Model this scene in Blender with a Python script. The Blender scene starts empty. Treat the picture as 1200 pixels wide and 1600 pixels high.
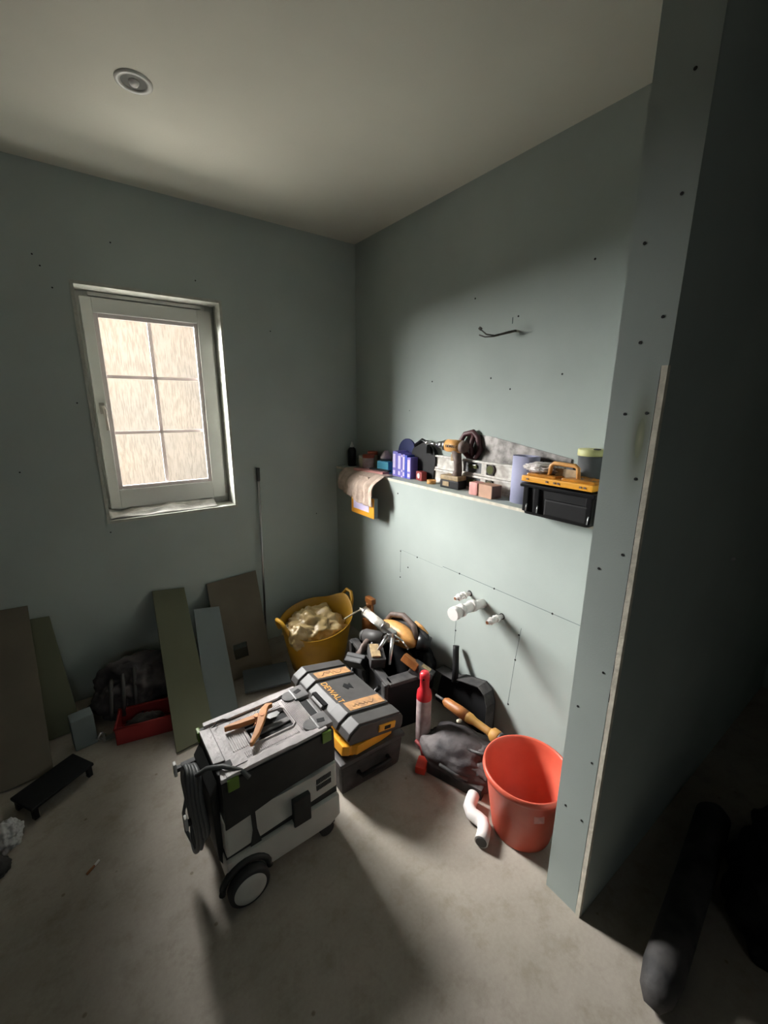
import bpy, bmesh, math, random
from mathutils import Vector, Matrix, Euler, noise
random.seed(7)
C = bpy.context.scene.collection
PI = math.pi
# ------------------------------------------------------------------ camera, world, light, exposure
CAMH = 1.5
cam_d = bpy.data.cameras.new('camera'); cam = bpy.data.objects.new('camera', cam_d); C.objects.link(cam)
cam_d.sensor_fit = 'VERTICAL'; cam_d.sensor_height = 36.0; cam_d.lens = 662/1600*36
cam_d.clip_start = 0.02
R = Matrix(((0.807, -0.14, 0.574), (-0.591, -0.201, 0.781), (0.006, -0.97, -0.245)))
cam.matrix_world = Matrix.Translation((0, 0, CAMH)) @ Matrix((
    (R[0][0], -R[0][1], -R[0][2]), (R[1][0], -R[1][1], -R[1][2]), (R[2][0], -R[2][1], -R[2][2]))).to_4x4()
bpy.context.scene.camera = cam
vs = bpy.context.scene.view_settings
vs.view_transform = 'Standard'; vs.look = 'None'; vs.gamma = 1.0; vs.use_curve_mapping = False
vs.exposure = 0.22
w = bpy.data.worlds.new('world'); bpy.context.scene.world = w; w.use_nodes = True
w.node_tree.nodes['Background'].inputs[0].default_value = (0.80, 0.86, 0.95, 1)
w.node_tree.nodes['Background'].inputs[1].default_value = 0.6

def area(name, loc, target, sx, sy, power, col):
    l = bpy.data.lights.new(name, 'AREA'); l.shape = 'RECTANGLE'; l.size = sx; l.size_y = sy
    l.energy = power; l.color = col
    o = bpy.data.objects.new(name, l); C.objects.link(o); o.location = loc
    d = Vector(target) - Vector(loc); o.rotation_euler = d.to_track_quat('-Z', 'Y').to_euler()
    return o
# open sky beyond the garden wall, seen by the room through the one window
area('sky_light_side', (-2.05, 5.0, 3.05), (0.4, 2.55, 1.45), 4.2, 3.3, 5600, (1.0, 0.99, 0.97))
area('sky_light', (-0.45, 5.5, 4.4), (0.4, 2.55, 1.45), 2.6, 2.2, 1700, (1.0, 0.985, 0.96))
area('ground_bounce_fill', (0.2, 3.9, -0.1), (0.35, 2.55, 1.5), 2.0, 1.2, 105, (1.0, 0.96, 0.86))  # added lamp, stands in for daylight bounced up off the ground outside
area('added_fill_light', (-0.5, -2.3, 1.9), (-0.2, 1.2, 0.5), 0.7, 0.9, 3.6, (0.88, 0.97, 1.0))  # weak fill lamp added in the unseen doorway behind the camera

# ------------------------------------------------------------------ dimensions of the room
WY, HX, UX, LZ, CZ = 2.458, 1.409, 1.5715, 1.103, 2.45

# ------------------------------------------------------------------ materials
def mat(name, col, rough=0.6, metal=0.0, var=0.12, scale=8.0, bump=0.0, bscale=60.0, col2=None, trans=0.0, spec=0.5, alpha=1.0):
    m = bpy.data.materials.new(name); m.use_nodes = True
    nt = m.node_tree; b = nt.nodes['Principled BSDF']
    tc = nt.nodes.new('ShaderNodeTexCoord')
    nz = nt.nodes.new('ShaderNodeTexNoise'); nz.inputs['Scale'].default_value = scale; nz.inputs['Detail'].default_value = 6
    nt.links.new(tc.outputs['Object'], nz.inputs['Vector'])
    cr = nt.nodes.new('ShaderNodeValToRGB')
    c2 = col2 if col2 else tuple(c*(1-var) for c in col)
    c1 = col if col2 else tuple(min(1, c*(1+var)) for c in col)
    cr.color_ramp.elements[0].position = 0.35; cr.color_ramp.elements[1].position = 0.68
    cr.color_ramp.elements[0].color = (*c2, 1); cr.color_ramp.elements[1].color = (*c1, 1)
    nt.links.new(nz.outputs[0], cr.inputs[0]); nt.links.new(cr.outputs[0], b.inputs['Base Color'])
    b.inputs['Roughness'].default_value = rough; b.inputs['Metallic'].default_value = metal
    b.inputs['Specular IOR Level'].default_value = spec
    if trans: b.inputs['Transmission Weight'].default_value = trans
    if alpha < 1: b.inputs['Alpha'].default_value = alpha
    if bump:
        n2 = nt.nodes.new('ShaderNodeTexNoise'); n2.inputs['Scale'].default_value = bscale; n2.inputs['Detail'].default_value = 4
        nt.links.new(tc.outputs['Object'], n2.inputs['Vector'])
        bp = nt.nodes.new('ShaderNodeBump'); bp.inputs['Strength'].default_value = bump; bp.inputs['Distance'].default_value = 0.01
        nt.links.new(n2.outputs[0], bp.inputs['Height']); nt.links.new(bp.outputs[0], b.inputs['Normal'])
    return m
M = {}
def mk(k, *a, **kw): M[k] = mat(k, *a, **kw); return M[k]
mk('board', (0.40, 0.45, 0.425), 0.85, var=0.05, scale=3, bump=0.05, bscale=200, spec=0.2)
mk('board_edge', (0.66, 0.62, 0.52), 0.9, var=0.15, scale=30, bump=0.3, bscale=90, spec=0.2)
mk('ceiling', (0.67, 0.655, 0.57), 0.9, var=0.04, scale=2, bump=0.05, bscale=120, spec=0.2)
mk('dot', (0.008, 0.008, 0.008), 0.7)
mk('seam', (0.12, 0.15, 0.15), 0.9)
mk('upvc', (0.62, 0.62, 0.58), 0.35, var=0.03)
mk('bead', (0.62, 0.56, 0.55), 0.4, var=0.03)
mk('plastic_film', (0.6, 0.58, 0.54), 0.35, var=0.2, scale=20, bump=0.5, bscale=30)
mk('steel', (0.55, 0.55, 0.55), 0.28, 1.0)
mk('satin', (0.42, 0.38, 0.33), 0.35, 0.9)
mk('black', (0.010, 0.010, 0.011), 0.55, var=0.3, spec=0.25)
mk('black_gloss', (0.009, 0.009, 0.010), 0.3, var=0.3, spec=0.35)
mk('dusty_black', (0.016, 0.016, 0.017), 0.7, col2=(0.065, 0.06, 0.058), scale=14, bump=0.2, bscale=50)
mk('dusty_bag', (0.016, 0.014, 0.017), 0.75, col2=(0.105, 0.09, 0.09), scale=9, bump=0.5, bscale=30)
mk('vac_dark', (0.022, 0.023, 0.022), 0.6, var=0.25, scale=12)
mk('vac_grey', (0.58, 0.575, 0.53), 0.5, var=0.06, scale=10)
mk('vac_lid', (0.60, 0.55, 0.55), 0.42, col2=(0.36, 0.33, 0.33), scale=16, bump=0.2, bscale=80)
mk('vac_lid_dark', (0.10, 0.10, 0.10), 0.4, col2=(0.2, 0.19, 0.19), scale=18)
mk('green', (0.16, 0.27, 0.04), 0.4, var=0.08)
mk('tire', (0.03, 0.03, 0.03), 0.7)
mk('cord', (0.12, 0.125, 0.125), 0.45)
mk('white', (0.72, 0.71, 0.68), 0.4, var=0.04)
mk('white_pipe', (0.80, 0.76, 0.74), 0.3, var=0.05)
mk('case_grey', (0.058, 0.055, 0.054), 0.55, var=0.15, scale=15)
mk('case_tan', (0.50, 0.27, 0.11), 0.55, col2=(0.30, 0.17, 0.09), scale=35)
mk('logo', (0.70, 0.36, 0.10), 0.5)
mk('ink', (0.04, 0.03, 0.02), 0.6)
mk('orange', (0.85, 0.38, 0.03), 0.4, var=0.1)
mk('orange_tool', (0.70, 0.30, 0.10), 0.45, var=0.12, scale=25)
mk('amber_clear', (0.42, 0.17, 0.02), 0.25, var=0.25, scale=30)
mk('tub_yellow', (0.48, 0.25, 0.008), 0.5, col2=(0.36, 0.19, 0.012), scale=7)
mk('bag_plastic', (0.46, 0.34, 0.17), 0.4, col2=(0.28, 0.20, 0.08), scale=12, bump=0.6, bscale=25)
mk('brown_tool', (0.33, 0.12, 0.03), 0.5, var=0.3, scale=20)
mk('tool_yellow', (0.66, 0.33, 0.10), 0.45, var=0.15, scale=30)
mk('dewalt_dust', (0.36, 0.26, 0.14), 0.6, var=0.3, scale=40)
mk('grip_brown', (0.14, 0.10, 0.085), 0.6, var=0.3, scale=40)
mk('red', (0.70, 0.055, 0.03), 0.45, var=0.06)
mk('bucket', (0.60, 0.085, 0.05), 0.42, col2=(0.66, 0.125, 0.075), scale=9)
mk('red_can', (0.52, 0.02, 0.03), 0.35)
mk('red_dark', (0.28, 0.03, 0.03), 0.6, var=0.2)
mk('can_white', (0.52, 0.42, 0.42), 0.4, col2=(0.30, 0.22, 0.22), scale=18)
mk('wood_yellow', (0.55, 0.33, 0.07), 0.6, col2=(0.30, 0.13, 0.03), scale=10)
mk('olive', (0.14, 0.145, 0.095), 0.85, var=0.04, scale=3, spec=0.2)
mk('board_blue', (0.19, 0.22, 0.225), 0.85, var=0.04, scale=3, spec=0.2)
mk('board_beige', (0.15, 0.13, 0.10), 0.85, var=0.10, scale=5, spec=0.2)
mk('board_slate', (0.07, 0.085, 0.09), 0.8, var=0.1)
mk('cloth', (0.70, 0.55, 0.46), 0.95, col2=(0.54, 0.42, 0.34), scale=25, bump=0.5, bscale=160, spec=0.1)
mk('blue_dark', (0.007, 0.018, 0.11), 0.5, spec=0.3)
mk('crate_red', (0.34, 0.03, 0.028), 0.6, var=0.15)
mk('blue', (0.03, 0.07, 0.55), 0.4)
mk('violet', (0.20, 0.17, 0.62), 0.5, var=0.1)
mk('violet_pale', (0.68, 0.60, 0.86), 0.5, var=0.08)
mk('teal', (0.06, 0.42, 0.62), 0.45)
mk('cream', (0.62, 0.55, 0.42), 0.6)
mk('rust_lid', (0.36, 0.07, 0.035), 0.5)
mk('pinkish', (0.66, 0.30, 0.27), 0.6, var=0.15, scale=30)
mk('carton', (0.48, 0.28, 0.19), 0.7, var=0.1)
mk('carton_dark', (0.16, 0.10, 0.08), 0.7, var=0.1)
mk('lilac', (0.34, 0.35, 0.50), 0.8, var=0.05, bump=0.1)
mk('saw_blade', (0.07, 0.065, 0.06), 0.5, 0.3, col2=(0.30, 0.28, 0.265), scale=26)
mk('saw_handle', (0.09, 0.03, 0.035), 0.5, var=0.3)
mk('level_white', (0.70, 0.69, 0.64), 0.35, 0.0, col2=(0.40, 0.37, 0.33), scale=28)
mk('vial', (0.10, 0.11, 0.045), 0.2)
mk('lime', (0.56, 0.56, 0.26), 0.5)
mk('tub_grey', (0.10, 0.105, 0.11), 0.4, var=0.15)
mk('clear', (0.74, 0.68, 0.66), 0.2, var=0.15, scale=50, bump=0.9, bscale=70, trans=0.2)
mk('copper', (0.50, 0.22, 0.12), 0.35, 0.8)
mk('wire', (0.075, 0.072, 0.06), 0.6)
mk('lamp_glass', (0.22, 0.22, 0.21), 0.12)
mk('dust_white', (0.5, 0.5, 0.5), 0.9)

# dusty screed floor with stains and scuffs
def floor_mat():
    m = bpy.data.materials.new('floor_screed'); m.use_nodes = True; nt = m.node_tree; b = nt.nodes['Principled BSDF']
    tc = nt.nodes.new('ShaderNodeTexCoord')
    def nz(s, d, r=0.6):
        n = nt.nodes.new('ShaderNodeTexNoise'); n.inputs['Scale'].default_value = s; n.inputs['Detail'].default_value = d
        n.inputs['Roughness'].default_value = r; nt.links.new(tc.outputs['Object'], n.inputs['Vector']); return n
    a = nz(1.7, 8); c = nz(11, 8, 0.7); f = nz(90, 3)
    cr = nt.nodes.new('ShaderNodeValToRGB'); e = cr.color_ramp.elements
    e[0].position = 0.33; e[0].color = (0.30, 0.268, 0.222, 1); e[1].position = 0.68; e[1].color = (0.45, 0.405, 0.355, 1)
    nt.links.new(a.outputs[0], cr.inputs[0])
    cr2 = nt.nodes.new('ShaderNodeValToRGB'); e = cr2.color_ramp.elements
    e[0].position = 0.30; e[0].color = (0.60, 0.57, 0.48, 1); e[1].position = 0.50; e[1].color = (1, 1, 1, 1)
    nt.links.new(c.outputs[0], cr2.inputs[0])
    mx = nt.nodes.new('ShaderNodeMixRGB'); mx.blend_type = 'MULTIPLY'; mx.inputs[0].default_value = 0.55
    nt.links.new(cr.outputs[0], mx.inputs[1]); nt.links.new(cr2.outputs[0], mx.inputs[2])
    v_ = nt.nodes.new('ShaderNodeTexVoronoi'); v_.inputs['Scale'].default_value = 9; nt.links.new(tc.outputs['Object'], v_.inputs['Vector'])
    cr3 = nt.nodes.new('ShaderNodeValToRGB'); e = cr3.color_ramp.elements
    e[0].position = 0.035; e[0].color = (0.45, 0.40, 0.30, 1); e[1].position = 0.06; e[1].color = (1, 1, 1, 1)
    nt.links.new(v_.outputs[0], cr3.inputs[0])
    cr4 = nt.nodes.new('ShaderNodeValToRGB'); e = cr4.color_ramp.elements
    e[0].position = 0.40; e[0].color = (0.88, 0.87, 0.85, 1); e[1].position = 0.62; e[1].color = (1.06, 1.06, 1.06, 1)
    nt.links.new(f.outputs[0], cr4.inputs[0])
    m2 = nt.nodes.new('ShaderNodeMixRGB'); m2.blend_type = 'MULTIPLY'; m2.inputs[0].default_value = 0.7
    m3 = nt.nodes.new('ShaderNodeMixRGB'); m3.blend_type = 'MULTIPLY'; m3.inputs[0].default_value = 0.3
    nt.links.new(mx.outputs[0], m2.inputs[1]); nt.links.new(cr3.outputs[0], m2.inputs[2])
    nt.links.new(m2.outputs[0], m3.inputs[1]); nt.links.new(cr4.outputs[0], m3.inputs[2])
    nt.links.new(m3.outputs[0], b.inputs['Base Color']); b.inputs['Roughness'].default_value = 0.72
    b.inputs['Specular IOR Level'].default_value = 0.35
    bp = nt.nodes.new('ShaderNodeBump'); bp.inputs['Strength'].default_value = 0.12; bp.inputs['Distance'].default_value = 0.01
    nt.links.new(c.outputs[0], bp.inputs['Height']); nt.links.new(bp.outputs[0], b.inputs['Normal'])
    return m
M['floor'] = floor_mat()
# textured bathroom glass: lets most light straight through, scatters the rest, fine vertical streaks
def glass_mat():
    m = bpy.data.materials.new('frosted_streak_glass'); m.use_nodes = True; nt = m.node_tree
    for n in list(nt.nodes): nt.nodes.remove(n)
    out = nt.nodes.new('ShaderNodeOutputMaterial'); tc = nt.nodes.new('ShaderNodeTexCoord')
    mp = nt.nodes.new('ShaderNodeMapping'); mp.inputs['Scale'].default_value = (190, 1, 22)
    nt.links.new(tc.outputs['Object'], mp.inputs[0])
    n = nt.nodes.new('ShaderNodeTexNoise'); n.inputs['Scale'].default_value = 1.0; n.inputs['Detail'].default_value = 3
    nt.links.new(mp.outputs[0], n.inputs['Vector'])
    cr = nt.nodes.new('ShaderNodeValToRGB'); e = cr.color_ramp.elements
    e[0].position = 0.36; e[0].color = (0.84, 0.835, 0.82, 1); e[1].position = 0.56; e[1].color = (0.98, 0.98, 0.98, 1)
    nt.links.new(n.outputs[0], cr.inputs[0])
    tr = nt.nodes.new('ShaderNodeBsdfTransparent'); tl = nt.nodes.new('ShaderNodeBsdfTranslucent')
    tl.inputs[0].default_value = (0.9, 0.88, 0.84, 1)
    nt.links.new(cr.outputs[0], tr.inputs[0])
    mx = nt.nodes.new('ShaderNodeMixShader'); mx.inputs[0].default_value = GLASS_SCATTER
    nt.links.new(tr.outputs[0], mx.inputs[1]); nt.links.new(tl.outputs[0], mx.inputs[2])
    nt.links.new(mx.outputs[0], out.inputs[0]); return m
GLASS_SCATTER = 0.004
M['glass'] = glass_mat()
def lit_plastic(k, f):
    nt = M[k].node_tree; o = nt.nodes['Material Output']; p = nt.nodes['Principled BSDF']
    tl = nt.nodes.new('ShaderNodeBsdfTranslucent'); tl.inputs[0].default_value = (0.8, 0.74, 0.70, 1)
    mx = nt.nodes.new('ShaderNodeMixShader'); mx.inputs[0].default_value = f
    nt.links.new(p.outputs[0], mx.inputs[1]); nt.links.new(tl.outputs[0], mx.inputs[2]); nt.links.new(mx.outputs[0], o.inputs[0])
lit_plastic('bead', 0.035)
mk('glazing_bar', (0.66, 0.60, 0.58), 0.4, var=0.03); lit_plastic('glazing_bar', 0.11)
mk('block', (0.10, 0.095, 0.09), 0.95, var=0.3, scale=12, bump=0.4, bscale=40, spec=0.1)

# ------------------------------------------------------------------ mesh helpers
class MB:
    def __init__(s, xf=None): s.bm = bmesh.new(); s.mi = 0; s.xf = xf or Matrix(); s.mats = []
    def m(s, name):
        if name not in s.mats: s.mats.append(name)
        s.mi = s.mats.index(name); return s
    def _fin(s, verts, faces, mx=None):
        mm = s.xf @ mx if mx is not None else s.xf
        for v in verts: v.co = mm @ v.co
        for f in faces: f.material_index = s.mi
    def _add(s, pts, faces, mx=None, smooth=False):
        vs_ = [s.bm.verts.new(p) for p in pts]; fs = []
        for f in faces:
            try: ff = s.bm.faces.new([vs_[i] for i in f]); ff.smooth = smooth; fs.append(ff)
            except ValueError: pass
        s._fin(vs_, fs, mx); return vs_, fs
    def box(s, c, d, rot=(0, 0, 0), bev=0.0, taper=1.0, seg=2):
        b2 = bmesh.new(); bmesh.ops.create_cube(b2, size=1.0)
        for v in b2.verts:
            t = taper if v.co.z < 0 else 1.0
            v.co = Vector((v.co.x*d[0]*t, v.co.y*d[1]*t, v.co.z*d[2]))
        if bev > 0: bmesh.ops.bevel(b2, geom=list(b2.edges)+list(b2.verts), offset=min(bev, min(d)*0.49), segments=seg, affect='EDGES', profile=0.7)
        mx = Matrix.Translation(c) @ Euler(rot).to_matrix().to_4x4()
        s._merge(b2, mx, bev > 0); return s
    def _merge(s, b2, mx=None, smooth=False):
        b2.verts.index_update()
        s._add([v.co.copy() for v in b2.verts], [[v.index for v in f.verts] for f in b2.faces], mx, smooth and False); b2.free()
    def cyl(s, p0, p1, r0, r1=None, n=20, cap=True):
        r1 = r0 if r1 is None else r1; p0 = Vector(p0); p1 = Vector(p1)
        q = (p1-p0).to_track_quat('Z', 'Y'); pts = []
        for p, r in ((p0, r0), (p1, r1)):
            for i in range(n): pts.append(p + q @ Vector((math.cos(2*PI*i/n)*r, math.sin(2*PI*i/n)*r, 0)))
        v, f = s._add(pts, [[i, (i+1) % n, n+(i+1) % n, n+i] for i in range(n)], None, True)
        if cap:
            for rg in (list(range(n))[::-1], list(range(n, 2*n))):
                ff = s.bm.faces.new([v[i] for i in rg]); ff.material_index = s.mi
        return s
    def tube(s, pts, r, n=10, closed=False):
        pts = [Vector(p) for p in pts]; N = len(pts); rings = []
        up = Vector((0, 0, 1))
        for i, p in enumerate(pts):
            a = pts[i-1] if (i > 0 or closed) else p; b = pts[(i+1) % N] if (i < N-1 or closed) else p
            t = (b-a).normalized(); u = t.cross(up)
            if u.length < 0.15: u = t.cross(Vector((0.3, 1, 0)))
            u.normalize(); w_ = u.cross(t).normalized()
            if i and u.dot(lastu) < 0: u = -u; w_ = -w_
            lastu = u
            rr = r[i] if isinstance(r, (list, tuple)) else r
            rings.append([p + (u*math.cos(2*PI*k/n) + w_*math.sin(2*PI*k/n))*rr for k in range(n)])
        allp = [q for rg in rings for q in rg]; fc = []
        for i in range(N if closed else N-1):
            j = (i+1) % N
            for k in range(n): fc.append([i*n+k, i*n+(k+1) % n, j*n+(k+1) % n, j*n+k])
        v, f = s._add(allp, fc, None, True)
        if not closed:
            for rg in (list(range(n))[::-1], list(range((N-1)*n, N*n))):
                ff = s.bm.faces.new([v[i] for i in rg]); ff.material_index = s.mi
        return s
    def lathe(s, prof, c=(0, 0, 0), n=32, mx=None, closed=False):
        pts = []; c = Vector(c)
        for r, z in prof:
            for i in range(n): pts.append(c + Vector((math.cos(2*PI*i/n)*r, math.sin(2*PI*i/n)*r, z)))
        fc = []; L = len(prof)
        for j in range(L if closed else L-1):
            k = (j+1) % L
            for i in range(n): fc.append([j*n+i, j*n+(i+1) % n, k*n+(i+1) % n, k*n+i])
        v, f = s._add(pts, fc, mx, True)
        return s
    def prism(s, poly, z0, z1, mx=None, bev=0.0):
        """poly in local XY extruded z0..z1, mx places it"""
        b2 = bmesh.new(); n = len(poly)
        lo = [b2.verts.new((x, y, z0)) for x, y in poly]; hi = [b2.verts.new((x, y, z1)) for x, y in poly]
        b2.faces.new(lo[::-1]); b2.faces.new(hi)
        for i in range(n): b2.faces.new([lo[i], lo[(i+1) % n], hi[(i+1) % n], hi[i]])
        if bev: bmesh.ops.bevel(b2, geom=list(b2.edges), offset=bev, segments=2, affect='EDGES', profile=0.7)
        s._merge(b2, mx); return s
    def blob(s, c, d, amp=0.15, fr=3.0, seed=0, rot=(0, 0, 0), sub=4, flat=True):
        b2 = bmesh.new(); bmesh.ops.create_icosphere(b2, subdivisions=sub, radius=1)
        for v in b2.verts:
            p = v.co.copy(); nn = noise.noise(p*fr + Vector((seed*3.1, seed*1.7, 0)))*amp + noise.noise(p*fr*2.7 + Vector((seed, 0, 5)))*amp*0.5
            p *= 1+nn
            v.co = Vector((p.x*d[0], p.y*d[1], p.z*d[2]))
            if flat and v.co.z < -d[2]*0.6: v.co.z = -d[2]*0.6
        mx = Matrix.Translation(c) @ Euler(rot).to_matrix().to_4x4()
        b2.verts.index_update()
        s._add([v.co.copy() for v in b2.verts], [[v.index for v in f.verts] for f in b2.faces], mx, True); b2.free(); return s
    def text(s, body, size, mx, depth=0.0008, xs=1.0):
        cu = bpy.data.curves.new('t', 'FONT'); cu.body = body; cu.size = size; cu.extrude = depth; cu.align_x = 'CENTER'; cu.align_y = 'CENTER'
        o = bpy.data.objects.new('t', cu); C.objects.link(o)
        dg = bpy.context.evaluated_depsgraph_get(); me = bpy.data.meshes.new_from_object(o.evaluated_get(dg))
        s._add([Vector((v.co.x*xs, v.co.y, v.co.z)) for v in me.vertices], [list(p.vertices) for p in me.polygons], mx)
        bpy.data.objects.remove(o); bpy.data.curves.remove(cu); bpy.data.meshes.remove(me); return s
    def build(s, name, default, parent=None, loc=None, rot=None):
        me = bpy.data.meshes.new(name)
        bmesh.ops.recalc_face_normals(s.bm, faces=s.bm.faces) if False else None
        s.bm.to_mesh(me); s.bm.free()
        for k in (s.mats or [default]): me.materials.append(M[k])
        o = bpy.data.objects.new(name, me); C.objects.link(o)
        if parent: o.parent = parent
        if loc: o.location = loc
        if rot: o.rotation_euler = rot
        return o
def thing(name, label, cat, loc=(0, 0, 0), rotz=0, group=None):
    o = bpy.data.objects.new(name, None); C.objects.link(o); o.empty_display_size = 0.05
    o.location = loc; o.rotation_euler = rotz if isinstance(rotz, (tuple, Euler)) else (0, 0, rotz)
    o['label'] = label; o['category'] = cat
    if group: o['group'] = group
    return o
def tag(o, label, cat, group=None):
    o['label'] = label; o['category'] = cat
    if group: o['group'] = group
    return o
def struct(o): o['kind'] = 'structure'; return o
def T(x, y, z): return Matrix.Translation((x, y, z))
def RX(a): return Matrix.Rotation(a, 4, 'X')
def RY(a): return Matrix.Rotation(a, 4, 'Y')
def RZ(a): return Matrix.Rotation(a, 4, 'Z')
# plane maps: prism drawn in (Y,Z) and extruded along X
YZ = Matrix(((0, 0, 1, 0), (1, 0, 0, 0), (0, 1, 0, 0), (0, 0, 0, 1)))
XZ = Matrix(((1, 0, 0, 0), (0, 0, -1, 0), (0, 1, 0, 0), (0, 0, 0, 1)))

def span(mb, a, b, bev=0):
    mb.box(((a[0]+b[0])/2, (a[1]+b[1])/2, (a[2]+b[2])/2), (abs(b[0]-a[0]), abs(b[1]-a[1]), abs(b[2]-a[2])), bev=bev); return mb

# ------------------------------------------------------------------ the room
XL, XR, YF = -1.5, 2.9, -1.8
struct(span(MB(), (XL-0.1, YF-1.0, -0.1), (XR+0.1, WY+0.3, 0)).build('floor', 'floor'))
struct(span(MB(), (XL-0.1, YF-1.0, CZ), (XR+0.1, WY+0.3, CZ+0.12)).build('ceiling', 'ceiling'))
WX0, WX1, WZ0, WZ1 = 0.093, 0.739, 0.917, 2.022
b = MB(); b.m('board')
span(b, (XL, WY, 0), (WX0, WY+0.28, CZ)); span(b, (WX1, WY, 0), (XR, WY+0.28, CZ))
span(b, (WX0, WY, 0), (WX1, WY+0.28, WZ0)); span(b, (WX0, WY, WZ1), (WX1, WY+0.28, CZ))
b.m('dot')
for x, z in ((-0.0, 2.06), (0.03, 1.98), (-0.02, 2.10), (0.62, 2.10), (1.25, 0.8), (0.05, 1.5), (0.1, 0.87), (0.27, 2.2), (1.0, 1.9), (-0.2, 1.2)):
    b.cyl((x, WY+0.001, z), (x, WY-0.0012, z), 0.0035, n=8)
wb = struct(b.build('wall_back', 'board'))
b = MB(); b.m('board'); span(b, (UX, 0.518, LZ), (UX+0.12, WY, CZ))
b.m('dot')
for y, z in ((1.206, 1.86), (1.22, 1.57), (1.9, 1.47), (1.45, 1.97), (0.98, 1.62), (0.9, 2.0), (1.33, 1.62), (1.72, 1.62)):
    b.cyl((UX+0.001, y, z), (UX-0.0012, y, z), 0.004 if y != 1.9 else 0.0025, n=8)
b.m('seam'); span(b, (UX-0.0008, 1.232, 1.835), (UX+0.001, 1.236, 1.86))
struct(b.build('wall_right', 'board'))
# half-height boxed-out wall that carries the ledge
b = MB(); b.m('board'); span(b, (HX, 0.518, 0), (UX+0.12, WY, LZ-0.0125))
b.m('seam')
span(b, (HX-0.0006, 0.60, 0.7215), (HX+0.001, 1.42, 0.7235)); span(b, (HX-0.0004, 1.42, 0.7138), (HX+0.001, 1.76, 0.7146))
for (y0, z0, y1, z1) in ((0.945, 0.60, 0.962, 0.43), (0.962, 0.43, 0.978, 0.205), (1.312, 0.56, 1.316, 0.33), (1.757, 0.712, 1.757, 0.58)):
    b.cyl((HX+0.0003, y0, z0), (HX+0.0003, y1, z1), 0.0011, n=6)
b.m('dot')
for y, z in ((1.757, 0.706), (1.312, 0.419), (0.953, 0.565), (0.96, 0.443), (0.975, 0.212), (1.615, 0.712), (1.306, 0.7225), (1.098, 0.7225), (0.815, 0.7225), (1.69, 0.63), (1.757, 0.55), (1.79, 1.03)):
    b.cyl((HX+0.001, y, z), (HX-0.0014, y, z), 0.0042, n=8)
struct(b.build('wall_ledge', 'board'))
b = MB(); b.m('board_edge'); span(b, (HX-0.001, 0.518, LZ-0.0125), (UX, WY, LZ))
b.m('board'); span(b, (HX+0.003, 0.52, LZ-0.001), (UX, WY, LZ+0.0006))
struct(b.build('trim_1', 'board_edge'))
# stub partition whose end face is the pale upright strip
PX, PY0, PY1, PZ = 1.04, 0.405, 0.518, 1.585
b = MB(); b.m('board'); span(b, (PX+0.0005, PY0+0.0125, 0.0), (XR, PY1, CZ)); span(b, (PX+0.0005, PY0, PZ), (XR, PY0+0.0125, CZ))
span(b, (PX-0.0005, PY0+0.0145, 0.012), (PX+0.002, PY1, PZ-0.0008)); span(b, (PX-0.0005, PY0, PZ+0.0012), (PX+0.002, PY1, CZ))
span(b, (PX+0.008, PY0-0.0008, 0.0), (XR, PY0+0.012, PZ))
b.m('dot')
for y, z in ((0.469, 1.636), (0.431, 1.683), (0.489, 1.835), (0.431, 1.907), (0.48, 1.483), (0.434, 1.486), (0.436, 1.338), (0.49, 1.1), (0.439, 1.152),
             (0.442, 0.825), (0.495, 0.688), (0.436, 0.543), (0.491, 0.346), (0.44, 0.338), (0.441, 2.113)):
    b.cyl((PX+0.001, y, z), (PX-0.0016, y, z), 0.0034, n=10)
span(b, (PX-0.0008, PY0+0.0128, 0.75), (PX+0.001, PY0+0.0143, PZ))
struct(b.build('wall_partition', 'board'))
m_ = mat('damp_stain', (0.31, 0.325, 0.215), 0.85, var=0.02, spec=0.2); nt = m_.node_tree; M['damp_stain'] = m_
tc_ = nt.nodes.new('ShaderNodeTexCoord'); mp_ = nt.nodes.new('ShaderNodeMapping'); mp_.inputs['Scale'].default_value = (0, 26, 5.2)
gr_ = nt.nodes.new('ShaderNodeTexGradient'); gr_.gradient_type = 'QUADRATIC_SPHERE'; mu_ = nt.nodes.new('ShaderNodeMath'); mu_.operation = 'MULTIPLY'; mu_.inputs[1].default_value = 0.9
nt.links.new(tc_.outputs['Object'], mp_.inputs[0]); nt.links.new(mp_.outputs[0], gr_.inputs[0]); nt.links.new(gr_.outputs[1], mu_.inputs[0]); nt.links.new(mu_.outputs[0], nt.nodes['Principled BSDF'].inputs['Alpha'])
q_ = MB(); q_._add([Vector((0, -0.019, -0.19)), Vector((0, 0.038, -0.19)), Vector((0, 0.038, 0.19)), Vector((0, -0.019, 0.19))], [[3, 2, 1, 0]]); st_ = q_.build('damp_stain', 'damp_stain', bpy.data.objects['wall_partition'], loc=(PX-0.0007, PY0+0.0352, 1.43))
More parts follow.
